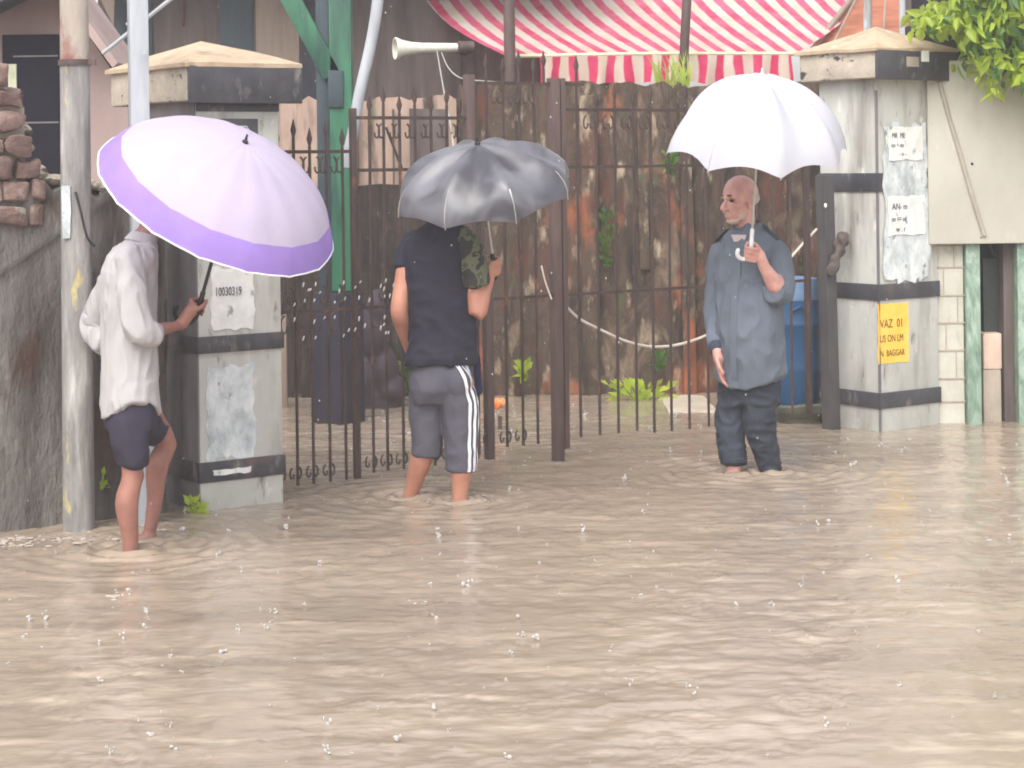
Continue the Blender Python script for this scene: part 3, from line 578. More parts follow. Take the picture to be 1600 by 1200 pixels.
def aw_fn(u,v):                                           # v 0 = eave, 1 = upper edge (far and high)
    Y=ya+v*1.5; px=(792+u*452)*(1-v)+(640+u*760)*v; px+= -24*math.sin(PI*v)*(1-u)*.9
    py=(88-4*u)*(1-v)+(-42)*v + 7*math.sin(PI*v)+ 3.0*math.sin(u*19+v*4)*v*(1-v)*3 + 2*math.sin(u*3*PI)*(1-v)
    return P(px,py,Y)
link('canopy',grid_mesh('canopy',aw_fn,lambda u,v:((792+u*452)*(1-v)/31.0+(640+u*760)*v/31.0+v*4.6,v),90,24),M['stripelight'],aw)
def val_fn(u,v):
    px=843+u*395; py=(86.5-4*u+2*math.sin(u*3*PI))*(1-v)+((134-8*u)+2.5*math.sin(u*40))*v; return P(px+2*math.sin(v*3+u*30),py,ya-.01-.02*math.sin(u*60)*v)
link('valance',grid_mesh('valance',val_fn,lambda u,v:((843+u*395)/28.6+.3,v),160,8),M['stripe'],aw)
m=MB(); m.tube([aw_fn(0,0)+V((0,0,.0)),aw_fn(.5,0),aw_fn(1,0)],.014,8); m.build('eave_rod',plain('cream_rod',L(206,192,160)),aw)
m=MB(); m.tube([aw_fn(0,.93)+V((0,.1,.0)),aw_fn(1,.93)+V((0,.1,0))],.012,8); m.build('ridge_rod',plain('pinkish_rod',L(170,80,90)),aw)
for lab,pts,r_,mt in [('upright brown awning post at the corner of the striped awning',[(794,-60,13.0),(797,110,13.0),(798,400,13.0)],.040,'ironpost'),('leaning brown awning pole in the middle of the striped awning',[(1076,-50,13.0),(1070,60,13.0),(1068,110,13.0),(1066,300,13.0)],.032,'ironpost')]:
    m=MB(); q=[P(*p) for p in pts]; q.append(V((q[-1].x,q[-1].y,-.19))); m.tube(q,r_,12); tag(m.build('awning_post',M[mt]),lab,'post')
# ------------------------------------------------------------------ roof and poles behind the right pillar
yt=13.6; rf=thing('tiled_roof','reddish brown tiled roof slope behind the right pillar cap','roof',P(1340,80,yt))
m=MB(); m.prism([P(1262,92,yt),P(1345,-16,yt+.6),P(1400,-16,yt+.6),P(1440,92,yt)],(0,.08,.0)); m.build('roof_slope',M['rooftile'],rf)
m=MB(); m.tube([P(1258,92,yt-.06),P(1344,-20,yt+.55)],.02,8); m.build('roof_edge_board',M['shedlight'],rf)
for px0,px1 in [(1342,1290),(1384,1378)]: 
    m=MB(); m.tube([P(px0,-10,yt+.3),P(px1,92,yt-.08)],.010,6); m.build('rafter',M['shedlight'],rf)
m=MB(); q=P(1350,200,yt-.05); q2=P(1450,200,yt); m.box(P(1290,200,yt).x,q2.x,yt+.02,yt+.3,-.19,Zat(1350,88,yt)); m.build('gable_wall',M['shed'],rf)
for lab,px,r_ in [('grey pole standing behind the peak of the right pillar cap',1355,.030),('slim pale pole right of the pillar peak, before the tree',1409,.022)]:
    m=MB(); a=P(px,-60,13.0); m.tube([a,V((P(px,100,13.0).x,13.0,-.19))],r_,10); tag(m.build('pole',M['whitemetal'] if px>1400 else M['pole']),lab,'pole')
bb=thing('back_building','grey-brown building wall seen in the gap between the roof and the tree','building',(P(1500,400,16).x,16,-.19)); m=MB(); a=P(1370,-160,16); b=P(2600,0,16); m.box(a.x,b.x,16,16.4,-.19,a.z); m.build('wall',M['shed'],bb,cut=1,rough=.01)
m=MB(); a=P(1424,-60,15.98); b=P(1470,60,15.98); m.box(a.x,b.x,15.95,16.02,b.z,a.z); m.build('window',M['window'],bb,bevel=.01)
# ------------------------------------------------------------------ plastered front on the far right
yR=10.98; bw=thing('shop_front','beige plastered front with green marble strips at the right edge','building',(P(1530,600,yR).x,yR,-.19))
def rp(px0,px1,py0,py1,name,mat,pr=0,th=.1,z0=None,par=None,**k):
    a=P(px0,py0,yR-pr); b=P(px1,py1,yR-pr); m=MB(); m.box(a.x,b.x,yR-pr,yR-pr+th,b.z if z0 is None else z0,a.z); return m.build(name,mat,par or bw,**k)
XR=2300
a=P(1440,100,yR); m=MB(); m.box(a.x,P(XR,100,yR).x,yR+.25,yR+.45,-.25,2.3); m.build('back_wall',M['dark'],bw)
rp(1448,XR,95,371,'upper_plaster',M['plaster'],.10,.35,bevel=.01)
rp(1448,1509,373,760,'tile_strip',M['plastertile'],.0,.26,-.25)
m=MB()
for py in (384,418,462,505,548,592,628):
    q=P(1448,py,yR-.004); m.box(q.x,P(1509,py,yR).x,yR-.0055,yR+.004,q.z-.004,q.z+.004)
for px,py0,py1 in [(1490,384,418),(1474,418,462),(1496,462,505),(1478,505,548),(1494,548,592)]:
    q=P(px,py0,yR); q1=P(px,py1,yR); m.box(q.x-.003,q.x+.003,yR-.0045,yR+.004,q1.z,q.z)
m.build('tile_joint',M['greyblock'],bw)
rp(1509,1536,374,760,'marble_strip',M['marble'],.05,.30,-.25,bevel=.006); rp(1589,XR,374,760,'marble_strip',M['marble'],.05,.30,-.25,bevel=.006)
rp(1536,1566,521,577,'pink_block',M['pinkblock'],-.06,.25,bevel=.01); rp(1536,1567,578,760,'block_base',M['greyblock'],-.055,.25,-.25,bevel=.01)
rp(1567,1589,374,760,'dark_jamb',M['shed'],-.03,.25,-.25); rp(1536,1566,404,521,'dark_panel',plain('black_green_panel',L(48,54,50),.5),-.15,.05)
m=MB(); m.tube(path([P(1532,371,yR-.10),P(1545,380,yR-.03),P(1552,396,yR+.02),P(1560,402,yR+.1)]),.006,6); m.build('stub_wire',M['darkwire'],bw)
m=MB(); m.ell(P(1519,256,yR-.102),(.008,0,0),(0,.006,0),(0,0,.008),8,6); m.build('nail_hole',M['dark'],bw)
pts=[(1468,128),(1482,180),(1500,240),(1520,310),(1538,368)]
m=MB(); m.tube(path([P(x,y,yR-.108) for x,y in pts]),.013,10); m.build('stain_line',surf('stain_line_grey',[(.3,L(150,142,130)),(.7,L(178,170,158))],(5,5,5)),bw)  # soft diagonal stain line on the plaster, built as a thin tube
# ------------------------------------------------------------------ tree over the right wall
t=thing('tree','leafy bright green tree hanging over the beige wall at the right','tree',(P(1700,400,11.6).x,11.6,-.19)); m=MB()
b0=V((P(1700,400,11.6).x,11.6,-.19)); tr=[(b0,.10),(b0+V((.0,0,1.2)),.085),(P(1670,120,11.5),.07),(P(1640,20,11.3),.05),(P(1620,-60,11.2),.03)]
m.tube([q[0] for q in crom(tr,4)],[q[1] for q in crom(tr,4)],12)
limbs=[]
for px,py,Y in [(1450,40,10.9),(1500,90,10.7),(1560,125,10.6),(1540,20,10.8),(1590,90,10.9),(1480,-40,11),(1640,110,10.9),(1690,40,11.0)]:
    a=P(1655,60+random.uniform(-40,40),11.4); e_=P(px,py,Y); md=(a+e_)/2+UP*.06; limbs.append((a,md,e_)); m.tube(path([a,md,e_],4),[.022,.02,.018,.015,.013,.011,.009,.007,.005],7)
m.build('trunk',M['bark'],t,rough=.01,rscale=8)
def leaves(name,mat,n,seed):
    rnd=random.Random(seed); m=MB()
    for k in range(n):
        while True:
            px=rnd.uniform(1418,1790); py=rnd.uniform(-110,168); 
            edge=1428+(24 if py<20 else 0) if py<48 else 1496+max(0,(py-84))*.55
            low=160-(0 if px>1540 else 24) - 26*abs(math.sin(px*.035))
            if px>edge+rnd.uniform(-14,26) and py<low+rnd.uniform(-26,8): break
        if noise.noise(V((px*.018,py*.02,seed*3.7)))<-.33: continue
        c=P(px,py,rnd.uniform(10.45,11.5)); s=rnd.uniform(.045,.098); d=V((rnd.uniform(-.6,.6),rnd.uniform(-.8,.4),rnd.uniform(-1.2,.1))).normalized()*s; sd=d.cross(V((rnd.uniform(-1,1),rnd.uniform(-1,1),rnd.uniform(-1,1)))).normalized()*s*.30; nb=d.cross(sd).normalized()*s*.12
        m.add([c,c+d*.35+sd+nb,c+d*.4,c+d*.35-sd+nb,c+d*.72+sd*.7+nb,c+d*.75,c+d*.72-sd*.7+nb,c+d*1.15],[(0,2,1),(0,3,2),(1,2,5,4),(2,3,6,5),(4,5,7),(5,6,7)])
    return m.build(name,mat,t)
leaves('crown',M['leaf'],5200,3); leaves('shaded_leaves',M['leafdark'],2600,8)  # dark leaf copies put the crown's shaded gaps into colour
# ------------------------------------------------------------------ umbrellas
def umbrella(name,label,C,ax,r,depth,n,phase,thm,mat,sag=.6,scallop=.05,border=None,border_mat=None,trim=None,pole_mat=None,handle_mat=None,grip=.6,crook=.05,crook_dir=None,shaft_r=.006,wrk=0,rib_mat=None,seed=1,grip_mat=None,shaft_ax=None):
    ax=V(ax).normalized(); AX=ax.copy(); e1=V((1,0,0)); e1=(e1-ax*e1.dot(ax)).normalized(); e2=-(ax.cross(e1)); C=V(C); apex=C+ax*depth
    t_=thing(name,label,'umbrella',apex-(V(shaft_ax).normalized() if shaft_ax else ax)*(depth+grip)); th=R(thm); hp=PI/n
    def pt(t,ph,dr=0):
        u=((ph-phase+hp)%(2*hp)-hp)/hp                    # -1..1 across a panel edge-to-edge around a rib (0 on the rib)
        q=abs(u); mid=q*q*(3-2*q)
        tt=t*(1-scallop*(1-(1-q)**2)) if t>0 else 0
        ch=1-(1-math.cos(hp)/math.cos(hp*(1-q)))*sag if n<12 else 1
        rho=r*math.sin(tt*th)/math.sin(th); z=depth*(math.cos(tt*th)-math.cos(th))/(1-math.cos(th))
        k=sag*.10*mid*math.sin(PI*min(1,t*1.0))*r if n<12 else .012*mid*t*r
        a=e1*math.cos(ph)+e2*math.sin(ph); p=C+a*(rho*ch+dr)+AX*(z-k)
        if wrk: p+= (AX*.6+a*.4)*wrk*t*(1-.4*t)*noise.noise(V((ph*2.2+seed,t*2.6,seed*1.3)))*2
        return p
    def shell(t0,t1,nt,nph):
        me=MB(); k=0
        vs=[pt(t0+(t1-t0)*j/nt,2*PI*i/nph) for j in range(nt+1) for i in range(nph)]
        me.add(vs,[(j*nph+i,j*nph+(i+1)%nph,(j+1)*nph+(i+1)%nph,(j+1)*nph+i) for j in range(nt) for i in range(nph)]); return me
    NP=n*12; tb=border or 1
    shell(0.012,tb,22,NP).build('canopy',mat,t_,ang=60)
    if border: shell(tb,1,6,NP).build('border_band',border_mat,t_,ang=60)
    if trim:
        m=MB(); pts=[pt(1,2*PI*i/NP) for i in range(NP+1)]; m.tube(pts,.0035,5,cap=False); m.build('edge_trim',trim,t_)
    can_ax=ax
    if shaft_ax: ax=V(shaft_ax).normalized()
    for k in range(n):
        ph=phase+2*hp*k; m=MB(); m.tube([pt(.02+.98*j/9,ph)-can_ax*.006 for j in range(10)],.0022,5); rb=m.build('rib',rib_mat or pole_mat,t_)
        m=MB(); m.tube([apex-ax*(depth*.98),pt(.5,ph)-can_ax*.008],.0022,5); m.build('stretcher',rib_mat or pole_mat,rb)
    m=MB(); e_=apex-ax*(depth+grip); m.tube([apex+ax*.01,e_],shaft_r,10); m.build('shaft',pole_mat,t_)
    m=MB(); m.tube([apex-ax*.005,apex+ax*.008,apex+ax*.012,apex+ax*.035],[.014,.012,.006,.004],10); m.build('ferrule',handle_mat,t_)
    m=MB(); m.tube([apex-ax*(depth*.98-.02),apex-ax*(depth*.98+.03)],shaft_r*2,10); m.build('runner',handle_mat,t_)
    cd=V(crook_dir or (1,0,0)); cd=(cd-ax*cd.dot(ax)).normalized(); m=MB(); pts=[e_+ax*.11,e_]
    if crook:
        c0=e_+cd*crook
        for i in range(1,15): a=i/14*PI*1.12; pts.append(c0-cd*crook*math.cos(a)-ax*crook*math.sin(a))
    else: pts=[e_+ax*.11,e_+ax*.05,e_]
    m.tube(pts,[.0105]*len(pts),10,round_=True); m.build('handle',grip_mat or handle_mat,t_)
    return t_,apex,ax,e_
def fabric(name,c,trans,var=.06,rough=.75,gloss=.3,tcol=None): return cloth(name,c,trans,rough,var,tcol=tcol,gloss=gloss,foldscale=(3,3,3))
M['lav']=fabric('lavender_white_fabric',(.56,.49,.64,1),.30); M['purple']=fabric('purple_fabric',(.40,.27,.72,1),.35,.12); M['trim']=plain('white_trim',(.8,.76,.8,1),.8)
M['whitefab']=fabric('white_fabric',(.54,.54,.60,1),.15); M['blackmetal']=plain('black_handle',L(28,28,34),.4); M['silver']=plain('pale_metal_shaft',L(190,188,182),.3,metal=.5)
M['whiteplastic']=plain('white_plastic_handle',L(228,228,228),.4)
tb=NT('wet_black_nylon'); c_=tb.ramp(tb.noise((4.5,4.5,4.5),2,dist=.6),[(.36,(.03,.03,.045,1)),(.62,(.17,.17,.20,1))]); b_=tb.bsdf(c_,.36,0,.8,tb.noise((4.5,4.5,4.5),2,.5,3),.5,.05); b_.inputs['Coat Weight'].default_value=.3; b_.inputs['Coat Roughness'].default_value=.3
tr_=tb.n('ShaderNodeBsdfTranslucent'); tr_.inputs['Color'].default_value=(.62,.63,.70,1); mx_=tb.n('ShaderNodeMixShader'); mx_.inputs[0].default_value=.30; tb.l(b_.outputs[0],mx_.inputs[1]); tb.l(tr_.outputs[0],mx_.inputs[2]); M['blackfab']=tb.done(mx_.outputs[0])
UP_=umbrella('umbrella','lavender umbrella with a wide purple rim held by the white-shirted man',P(339,316,7.62),(.45,-.35,.82),.500,.285,16,0,74,M['lav'],scallop=.02,border=.79,border_mat=M['purple'],trim=M['trim'],pole_mat=M['blackmetal'],handle_mat=M['blackmetal'],grip=.50,crook=.045,crook_dir=(-1,.0,0),shaft_r=.0075,wrk=.006,shaft_ax=(.31,-.34,.89))
UB_=umbrella('umbrella','wet black folding umbrella held by the black-shirted man',P(757,306,8.62),(-.11,-.30,.95),.408,.245,8,R(24.5),96,M['blackfab'],sag=.9,scallop=.03,pole_mat=M['silver'],handle_mat=M['blackmetal'],grip=.395,crook=0,wrk=.034,seed=4)
UW_=umbrella('umbrella','white scalloped umbrella with a white crook handle held by the bald man',P(1183,236,8.98),(.035,-.29,.955),.432,.365,8,R(38),78,M['whitefab'],sag=1.15,scallop=.06,pole_mat=M['silver'],handle_mat=M['whiteplastic'],grip=.50,crook=.034,crook_dir=(-1,-.25,0),wrk=.008,seed=9)
# ------------------------------------------------------------------ people
def ring(c,u,v,ru,rv,n=28,p=2.4,zf=None):
    out=[]
    for k in range(n):
        a=2*PI*k/n; ca,sa=math.cos(a),math.sin(a); q=V(c)+V(u)*(ru*math.copysign(abs(ca)**(2/p),ca))+V(v)*(rv*math.copysign(abs(sa)**(2/p),sa))
        if zf: q.z+=zf(a)
        out.append(q)
    return out
def limb(mb,pts,sub=4,n=16):
    q=crom([(V(p),r) for p,r in pts],sub); mb.tube([a for a,_ in q],[max(.004,b) for _,b in q],n,round_=True)
def finger(mb,pts,r0=.0092,r1=.0072): 
    n=len(pts); limb(mb,[(p,r0+(r1-r0)*i/(n-1)) for i,p in enumerate(pts)],3,10)
def grip_hand(mb,wrist,g,s,sgn=1,k=1.0):
    wrist,g,s=V(wrist),V(g),V(s).normalized(); o=wrist-g; o=(o-s*o.dot(s)).normalized(); t=s.cross(o)*sgn
    pc=g+o*.034*k; mb.ell(pc,s*.042*k,o*.021*k,t*.026*k,14,10); limb(mb,[(wrist,.026*k),((wrist+pc)/2,.028*k),(pc+o*.008,.027*k)])
    for h,l in ((.033,.93),(.012,1.0),(-.009,.97),(-.029,.82)):
        b=g+s*h*k; finger(mb,[b+o*.040*k+t*.014*k,b+o*.024*k+t*.031*k,b-o*.008*k+t*.030*k*l,b-o*.026*k+t*.012*k,b-o*.022*k-t*.010*k*l],.0098*k,.0080*k)
    finger(mb,[pc+s*.012*k-t*.018*k,g+o*.022*k-t*.034*k+s*.030*k,g-o*.002-t*.029*k+s*.044*k,g-o*.021*k-t*.012*k+s*.046*k],.0118*k,.0088*k)
def open_hand(mb,w,d,pn,side,k=1.0):
    w,d,pn,side=V(w),V(d).normalized(),V(pn).normalized(),V(side).normalized()
    mb.ell(w+d*.048*k,d*.054*k,side*.040*k,pn*.017*k,14,10); limb(mb,[(w-d*.02,.026*k),(w+d*.03*k,.026*k)])
    for i,(x,ln) in enumerate(((.030,.068),(.011,.078),(-.009,.073),(-.028,.056))):
        b=w+d*.088*k+side*x*k; finger(mb,[b-d*.02,b+pn*.004,b+d*ln*.5*k+pn*.012*k,b+d*ln*.85*k+pn*.030*k],.0092*k,.0072*k)
    b=w+d*.028*k+side*.030*k; finger(mb,[b,b+d*.028*k+side*.020*k+pn*.010*k,b+d*.060*k+side*.018*k+pn*.026*k],.0115*k,.0085*k)
def head(mb,c,f,up,neck,k=1.0):
    c,f,up=V(c),V(f).normalized(),V(up).normalized(); f=(f-up*f.dot(up)).normalized(); l=up.cross(f)
    E_=lambda F_,S_,U_,a,b,d,nu=18,nv=12: mb.ell(c+(f*F_+l*S_+up*U_)*k,f*a*k,l*b*k,up*d*k,nu,nv)
    E_(-.008,0,.028,.098,.076,.090); E_(.022,0,-.040,.070,.061,.076); E_(.050,0,-.098,.032,.036,.026)
    E_(.045,.038,-.03,.034,.026,.022); E_(.045,-.038,-.03,.034,.026,.022); E_(-.02,0,-.05,.06,.056,.06)
    lp=lambda F_,S_,U_: c+(f*F_+l*S_+up*U_)*k
    limb(mb,[(lp(.086,0,.004),.008*k),(lp(.102,0,-.020),.0105*k),(lp(.114,0,-.042),.0135*k),(lp(.098,0,-.052),.010*k)])
    for s_ in (-1,1):
        E_(.098,.012*s_,-.046,.011,.009,.009,10,8); E_(-.005,.077*s_,-.018,.019,.008,.033,12,8); E_(.0,.079*s_,-.040,.011,.008,.012,10,8)
        limb(mb,[(lp(.088,.008*s_,.010),.0095*k),(lp(.086,.030*s_,.017),.0105*k),(lp(.068,.054*s_,.008),.010*k)])
    limb(mb,[(lp(.078,.024,-.074),.006*k),(lp(.092,0,-.071),.0085*k),(lp(.078,-.024,-.074),.006*k)]); limb(mb,[(lp(.076,.020,-.083),.007*k),(lp(.089,0,-.084),.0085*k),(lp(.076,-.020,-.083),.007*k)])
    limb(mb,[(lp(-.022,0,-.03),.054*k),((lp(-.02,0,-.09)+V(neck))/2,.052*k),(V(neck),.060*k),(V(neck)-UP*.04,.07*k)])
    return lp,f,l,up
def skin(name,c,c2):
    t=NT(name); col=t.ramp(t.noise((9,9,9),4,.6),[(.32,c2),(.62,c)]); b=t.bsdf(col,.5,0,.45,t.noise((70,70,70),3),.12,.003); b.inputs['Subsurface Weight'].default_value=.12; b.inputs['Subsurface Radius'].default_value=(.012,.005,.003); b.inputs['Subsurface Scale'].default_value=1
    return t.done(b.outputs[0])
def leg(mb,hip,knee,ankle,toe,k=1.0,thin=1.0):
    hip,knee,ankle,toe=V(hip),V(knee),V(ankle),V(toe); cf=(knee-(toe-ankle).normalized()*.018)
    limb(mb,[(hip,.082*thin),(hip.lerp(knee,.5),.068*thin),(knee,.050*thin),(knee.lerp(ankle,.28)-(toe-ankle).normalized()*.020,.056*thin),(knee.lerp(ankle,.62)-(toe-ankle).normalized()*.004,.040*thin),(ankle,.031*thin)],5)
    mb.ell(knee+(toe-ankle).normalized()*.014,V((.034,0,0)),V((0,.034,0)),UP*.042,12,8)
    h=ankle-UP*.045; limb(mb,[(h-(toe-ankle).normalized()*.045,.030),(h+(toe-ankle).normalized()*.05,.032),(V((toe.x,toe.y,h.z-.008)),.024)]); limb(mb,[(ankle,.034),(h,.032)])
def arm(mb,sh,el,wr,k=1.0): limb(mb,[(sh,.052*k),(V(sh).lerp(V(el),.5),.044*k),(el,.039*k),(V(el).lerp(V(wr),.28),.040*k),(V(el).lerp(V(wr),.7),.031*k),(wr,.025*k)],5)
def torso(mb,pel,neck,f,l,w=.15,d=.09):
    pel,neck=V(pel),V(neck); mb.loft([ring(pel.lerp(neck,t),f,l,d*a,w*b) for t,a,b in ((-.12,.7,.75),(0,1,.95),(.3,.95,.88),(.6,1.05,1.02),(.82,.95,1.02),(.95,.6,.55),(1.0,.5,.4))])
G=-.19
# ---- man in the white shirt
f1=V((.92,.39,0)); l1=V((-.39,.92,0)); Y1=7.72
p1=thing('person','barefoot man in a white shirt and dark shorts wading under the purple umbrella','person',(P(205,850,Y1).x,Y1,G))
m=MB(); neck=P(222,378,Y1); pel=P(203,600,Y1); torso(m,pel,neck,f1,l1,.115,.062)
lp1,hf1,hl1,hu1=head(m,P(256,322,Y1+.03),(.95,.28,-.12),(.22,.05,.97),neck,.93)
gA=UP_[1]-UP_[2]*(UP_[1].z-Zat(301,488,7.6))/UP_[2].z
wr1=P(281,508,gA.y-.035); el1=P(217,522,Y1-.175)
arm(m,P(204,408,Y1-.11),el1,wr1,.78); grip_hand(m,wr1,gA,UP_[2],-1,.95)
shl=P(192,412,Y1+.13); ell_=P(148,510,Y1+.25); wrl=P(176,548,Y1+.20); arm(m,shl,ell_,wrl,.92); open_hand(m,wrl,(.9,.35,-.2),(0,-1,-.2),(.2,-.1,.9),.9)
kR=P(207,742,Y1-.085); aR=V((P(203,840,Y1-.085).x,Y1-.085,G+.085)); leg(m,P(200,622,Y1-.075),kR,aR,aR+V((.15,.05,-.03)),1,.84)
kL=P(259,692,Y1+.20); aL=P(233,838,Y1+.17); leg(m,P(214,622,Y1+.08),kL,aL,aL+V((.13,.04,-.10)),1,.82)
sk1=skin('ruddy_skin',(.35,.16,.12,1),(.23,.10,.08,1)); remesh(m,'body',.0055,5,mat=sk1,parent=p1)
m=MB()                                                     # short dark hair cap on the back of the head
E_=lambda F_,S_,U_,a,b,d: m.ell(lp1(F_,S_,U_),hf1*a,hl1*b,hu1*d,18,12)
E_(-.022,0,.036,.090,.077,.086); E_(-.05,0,-.01,.055,.066,.05); remesh(m,'hair',.006,3,.002,(40,40,40),mat=plain('dark_hair',L(40,34,34),.8),parent=p1)
SHIRT1=cloth('white_cotton_shirt',(.42,.405,.41,1),0,.9,.07,stains=[((.34,.33,.36,1),(5,5,2),.56,.72,3)])
m=MB(); hem=lambda a: (-.042*math.cos(2*a) + .014)
cs=[(372,222,.048,.054),(380,218,.060,.070),(388,212,.078,.118),(400,206,.090,.150),(425,201,.100,.160),(470,200,.104,.155),(540,202,.102,.148),(590,203,.104,.152),(622,203,.108,.160),(641,204,.112,.164)]
m.loft([ring(P(px,py,Y1),f1,l1,a,b,36,2.3,hem if py>=622 else None) for py,px,a,b in cs])
sR=[(P(203,403,Y1-.105),.056),(P(207,450,Y1-.150),.057),(P(213,497,Y1-.175),.058),(P(222,516,Y1-.175),.056),(P(235,522,Y1-.160),.049)]
limb(m,sR); sL=[(P(192,408,Y1+.12),.056),(P(174,450,Y1+.19),.060),(P(152,496,Y1+.25),.058),(P(149,514,Y1+.25),.056),(P(162,535,Y1+.22),.050)]; limb(m,sL)
shirt=remesh(m,'shirt',.006,1,.004,(13,13,5),mat=SHIRT1,parent=p1,wr2=.009,seed=2)
m=MB(); m.loft([ring(P(px,py,Y1),(f1*.97+UP*-.25),l1,a,b,28,2.2) for py,px,a,b in ((364,226,.050,.054),(370,223,.056,.062),(378,219,.064,.074))],False); m.loft([ring(P(px,py,Y1),(f1*.97+UP*-.25),l1,a,b,28,2.2) for py,px,a,b in ((379,218,.060,.070),(364,226,.045,.049))],False)
m.build('collar',SHIRT1,p1,rough=.004,rscale=14)
m=MB(); c=P(146,497,Y1+.265); 
for q,r_ in ((P(151,500,Y1+.25),.062),): 
    dv=(P(147,520,Y1+.27)-P(152,490,Y1+.265)).normalized(); m.tube([q-dv*.02,q-dv*.015,q+dv*.015,q+dv*.02],[r_*.94,r_,r_,r_*.94],20)
m.build('rolled_cuff',SHIRT1,p1,rough=.006,rscale=18)
m=MB(); m.loft([ring(P(204,606,Y1),f1,l1,.085,.130,28),ring(P(204,640,Y1),f1,l1,.098,.150,28),ring(P(204,668,Y1),f1,l1,.095,.148,28)])
limb(m,[(P(203,654,Y1-.08),.076),(P(203,684,Y1-.087),.072),(P(208,712,Y1-.088),.064)],4); d1=(P(211,722,Y1-.088)-P(206,684,Y1-.088)).normalized()
m.tube([P(203,684,Y1-.088),P(208,722,Y1-.088),P(208,727,Y1-.088)],[.072,.060,.058],20)
m.tube([P(214,648,Y1+.08),P(228,662,Y1+.13),P(249,681,Y1+.17)],[.076,.072,.058],20)
SH1=cloth('dark_navy_shorts',L(50,46,62),0,.85,.2); remesh(m,'shorts',.007,3,.007,(9,9,6),mat=SH1,parent=p1,wr2=.005,seed=5)
# ---- man in the black shirt (from behind)
f2=V((-.30,.95,0)); l2=V((-.95,-.30,0)); Y2=8.72
p2=thing('person','man in a black t-shirt and grey track pants seen from behind under the black umbrella','person',(P(690,775,Y2).x,Y2,G))
m=MB(); neck=P(694,356,Y2); pel=P(690,560,Y2); torso(m,pel,neck,f2,l2,.115,.07)
lp2,hf2,hl2,hu2=head(m,P(692,309,Y2+.03),(-.25,.95,-.05),(0,.05,1),neck,.95)
gB=UB_[1]-UB_[2]*(UB_[1].z-Zat(765,418,8.6))/UB_[2].z
wr2_=P(762,440,gB.y-.03); el2=P(746,488,Y2-.06); arm(m,P(738,392,Y2-.02),el2,wr2_,1.02); grip_hand(m,wr2_+V((.0,.0,-.02)),gB,UB_[2],1,.95)
eL2=P(624,484,Y2-.03); wL2=P(648,566,Y2+.15); arm(m,P(640,396,Y2+.03),eL2,wL2,1.05); open_hand(m,wL2,(.5,.6,-.5),(1,0,0),(0,.6,.6),.95)
kL2=P(668,676,Y2+.02); aL2=P(634,800,Y2+.10); leg(m,P(668,598,Y2+.03),kL2,aL2,aL2+V((-.06,.14,-.05)),1,.98)
kR2=P(721,684,Y2-.03); aR2=V((P(717,800,Y2-.03).x,Y2-.03,G+.085)); leg(m,P(714,598,Y2-.03),kR2,aR2,aR2+V((-.04,.15,-.03)),1,.96)
sk2=skin('warm_skin',(.50,.235,.16,1),(.42,.185,.13,1)); remesh(m,'body',.0055,5,mat=sk2,parent=p2)
m=MB(); m.ell(lp2(-.018,0,.034),hf2*.092,hl2*.079,hu2*.088,18,12); m.ell(lp2(-.045,0,-.02),hf2*.05,hl2*.062,hu2*.05,14,10); remesh(m,'hair',.006,3,.002,(40,40,40),mat=plain('black_hair',L(26,24,26),.7),parent=p2)
TEE=cloth('black_jersey',L(40,38,52),0,.85,.2)
m=MB(); cs=[(338,694,.056,.058),(350,693,.062,.07),(360,692,.085,.12),(374,690,.10,.162),(392,689,.108,.172),(430,690,.110,.162),(480,692,.108,.150),(520,692,.112,.152),(548,691,.118,.156),(556,691,.128,.164),(568,690,.124,.160)]
m.loft([ring(P(px,py,Y2),f2,l2,a,b,36,2.4) for py,px,a,b in cs]); remesh(m,'t_shirt',.0075,4,.006,(6,6,8),mat=TEE,parent=p2,wr2=.009,seed=8)
tC=NT('camouflage_sleeve'); cc=tC.ramp(tC.noise((16,16,12),2,.5,dist=.5),[(0,L(48,46,44)),(.44,L(96,98,76)),(.54,L(66,72,54)),(.62,L(120,120,96))],True); CAMO=tC.done(tC.bsdf(cc,.85).outputs[0])
m=MB(); limb(m,[(P(726,376,Y2-.03),.062),(P(738,400,Y2-.05),.066),(P(742,430,Y2-.07),.064)],4); m.tube([P(741,415,Y2-.06),P(744,440,Y2-.07),P(745,447,Y2-.07)],[.066,.062,.060],20); remesh(m,'sleeve',.007,3,.005,(9,9,9),mat=CAMO,parent=p2,label='camouflage sleeve on the right arm')
m=MB(); limb(m,[(P(650,378,Y2+.03),.060),(P(640,396,Y2+.03),.062),(P(634,410,Y2+.02),.058)],4); m.tube([P(639,398,Y2+.03),P(633,416,Y2+.015),P(632,421,Y2+.01)],[.060,.056,.054],20); remesh(m,'sleeve',.007,3,.005,(9,9,9),mat=TEE,parent=p2)
PANT=cloth('charcoal_track_fabric',L(84,82,92),0,.9,.14)
m=MB(); m.loft([ring(P(691,540,Y2),f2,l2,.085,.120,28),ring(P(690,575,Y2),f2,l2,.102,.142,28),ring(P(690,605,Y2),f2,l2,.116,.150,28),ring(P(690,628,Y2),f2,l2,.09,.13,28)])
for px,yo in ((667,-.02),(714,-.07)): m.ell(P(px,596,Y2+yo),(.064,0,0),(0,.06,0),(0,0,.075),16,10)
limb(m,[(P(668,612,Y2+.02),.084),(P(668,650,Y2+.02),.080),(P(668,682,Y2+.02),.070)],4); m.tube([P(668,660,Y2+.02),P(668,695,Y2+.02),P(667,712,Y2+.02)],[.078,.068,.064],20)
limb(m,[(P(714,612,Y2-.03),.083),(P(718,650,Y2-.03),.080),(P(720,690,Y2-.03),.072)],4); m.tube([P(718,670,Y2-.03),P(720,720,Y2-.03),P(720,736,Y2-.03)],[.076,.069,.066],20)
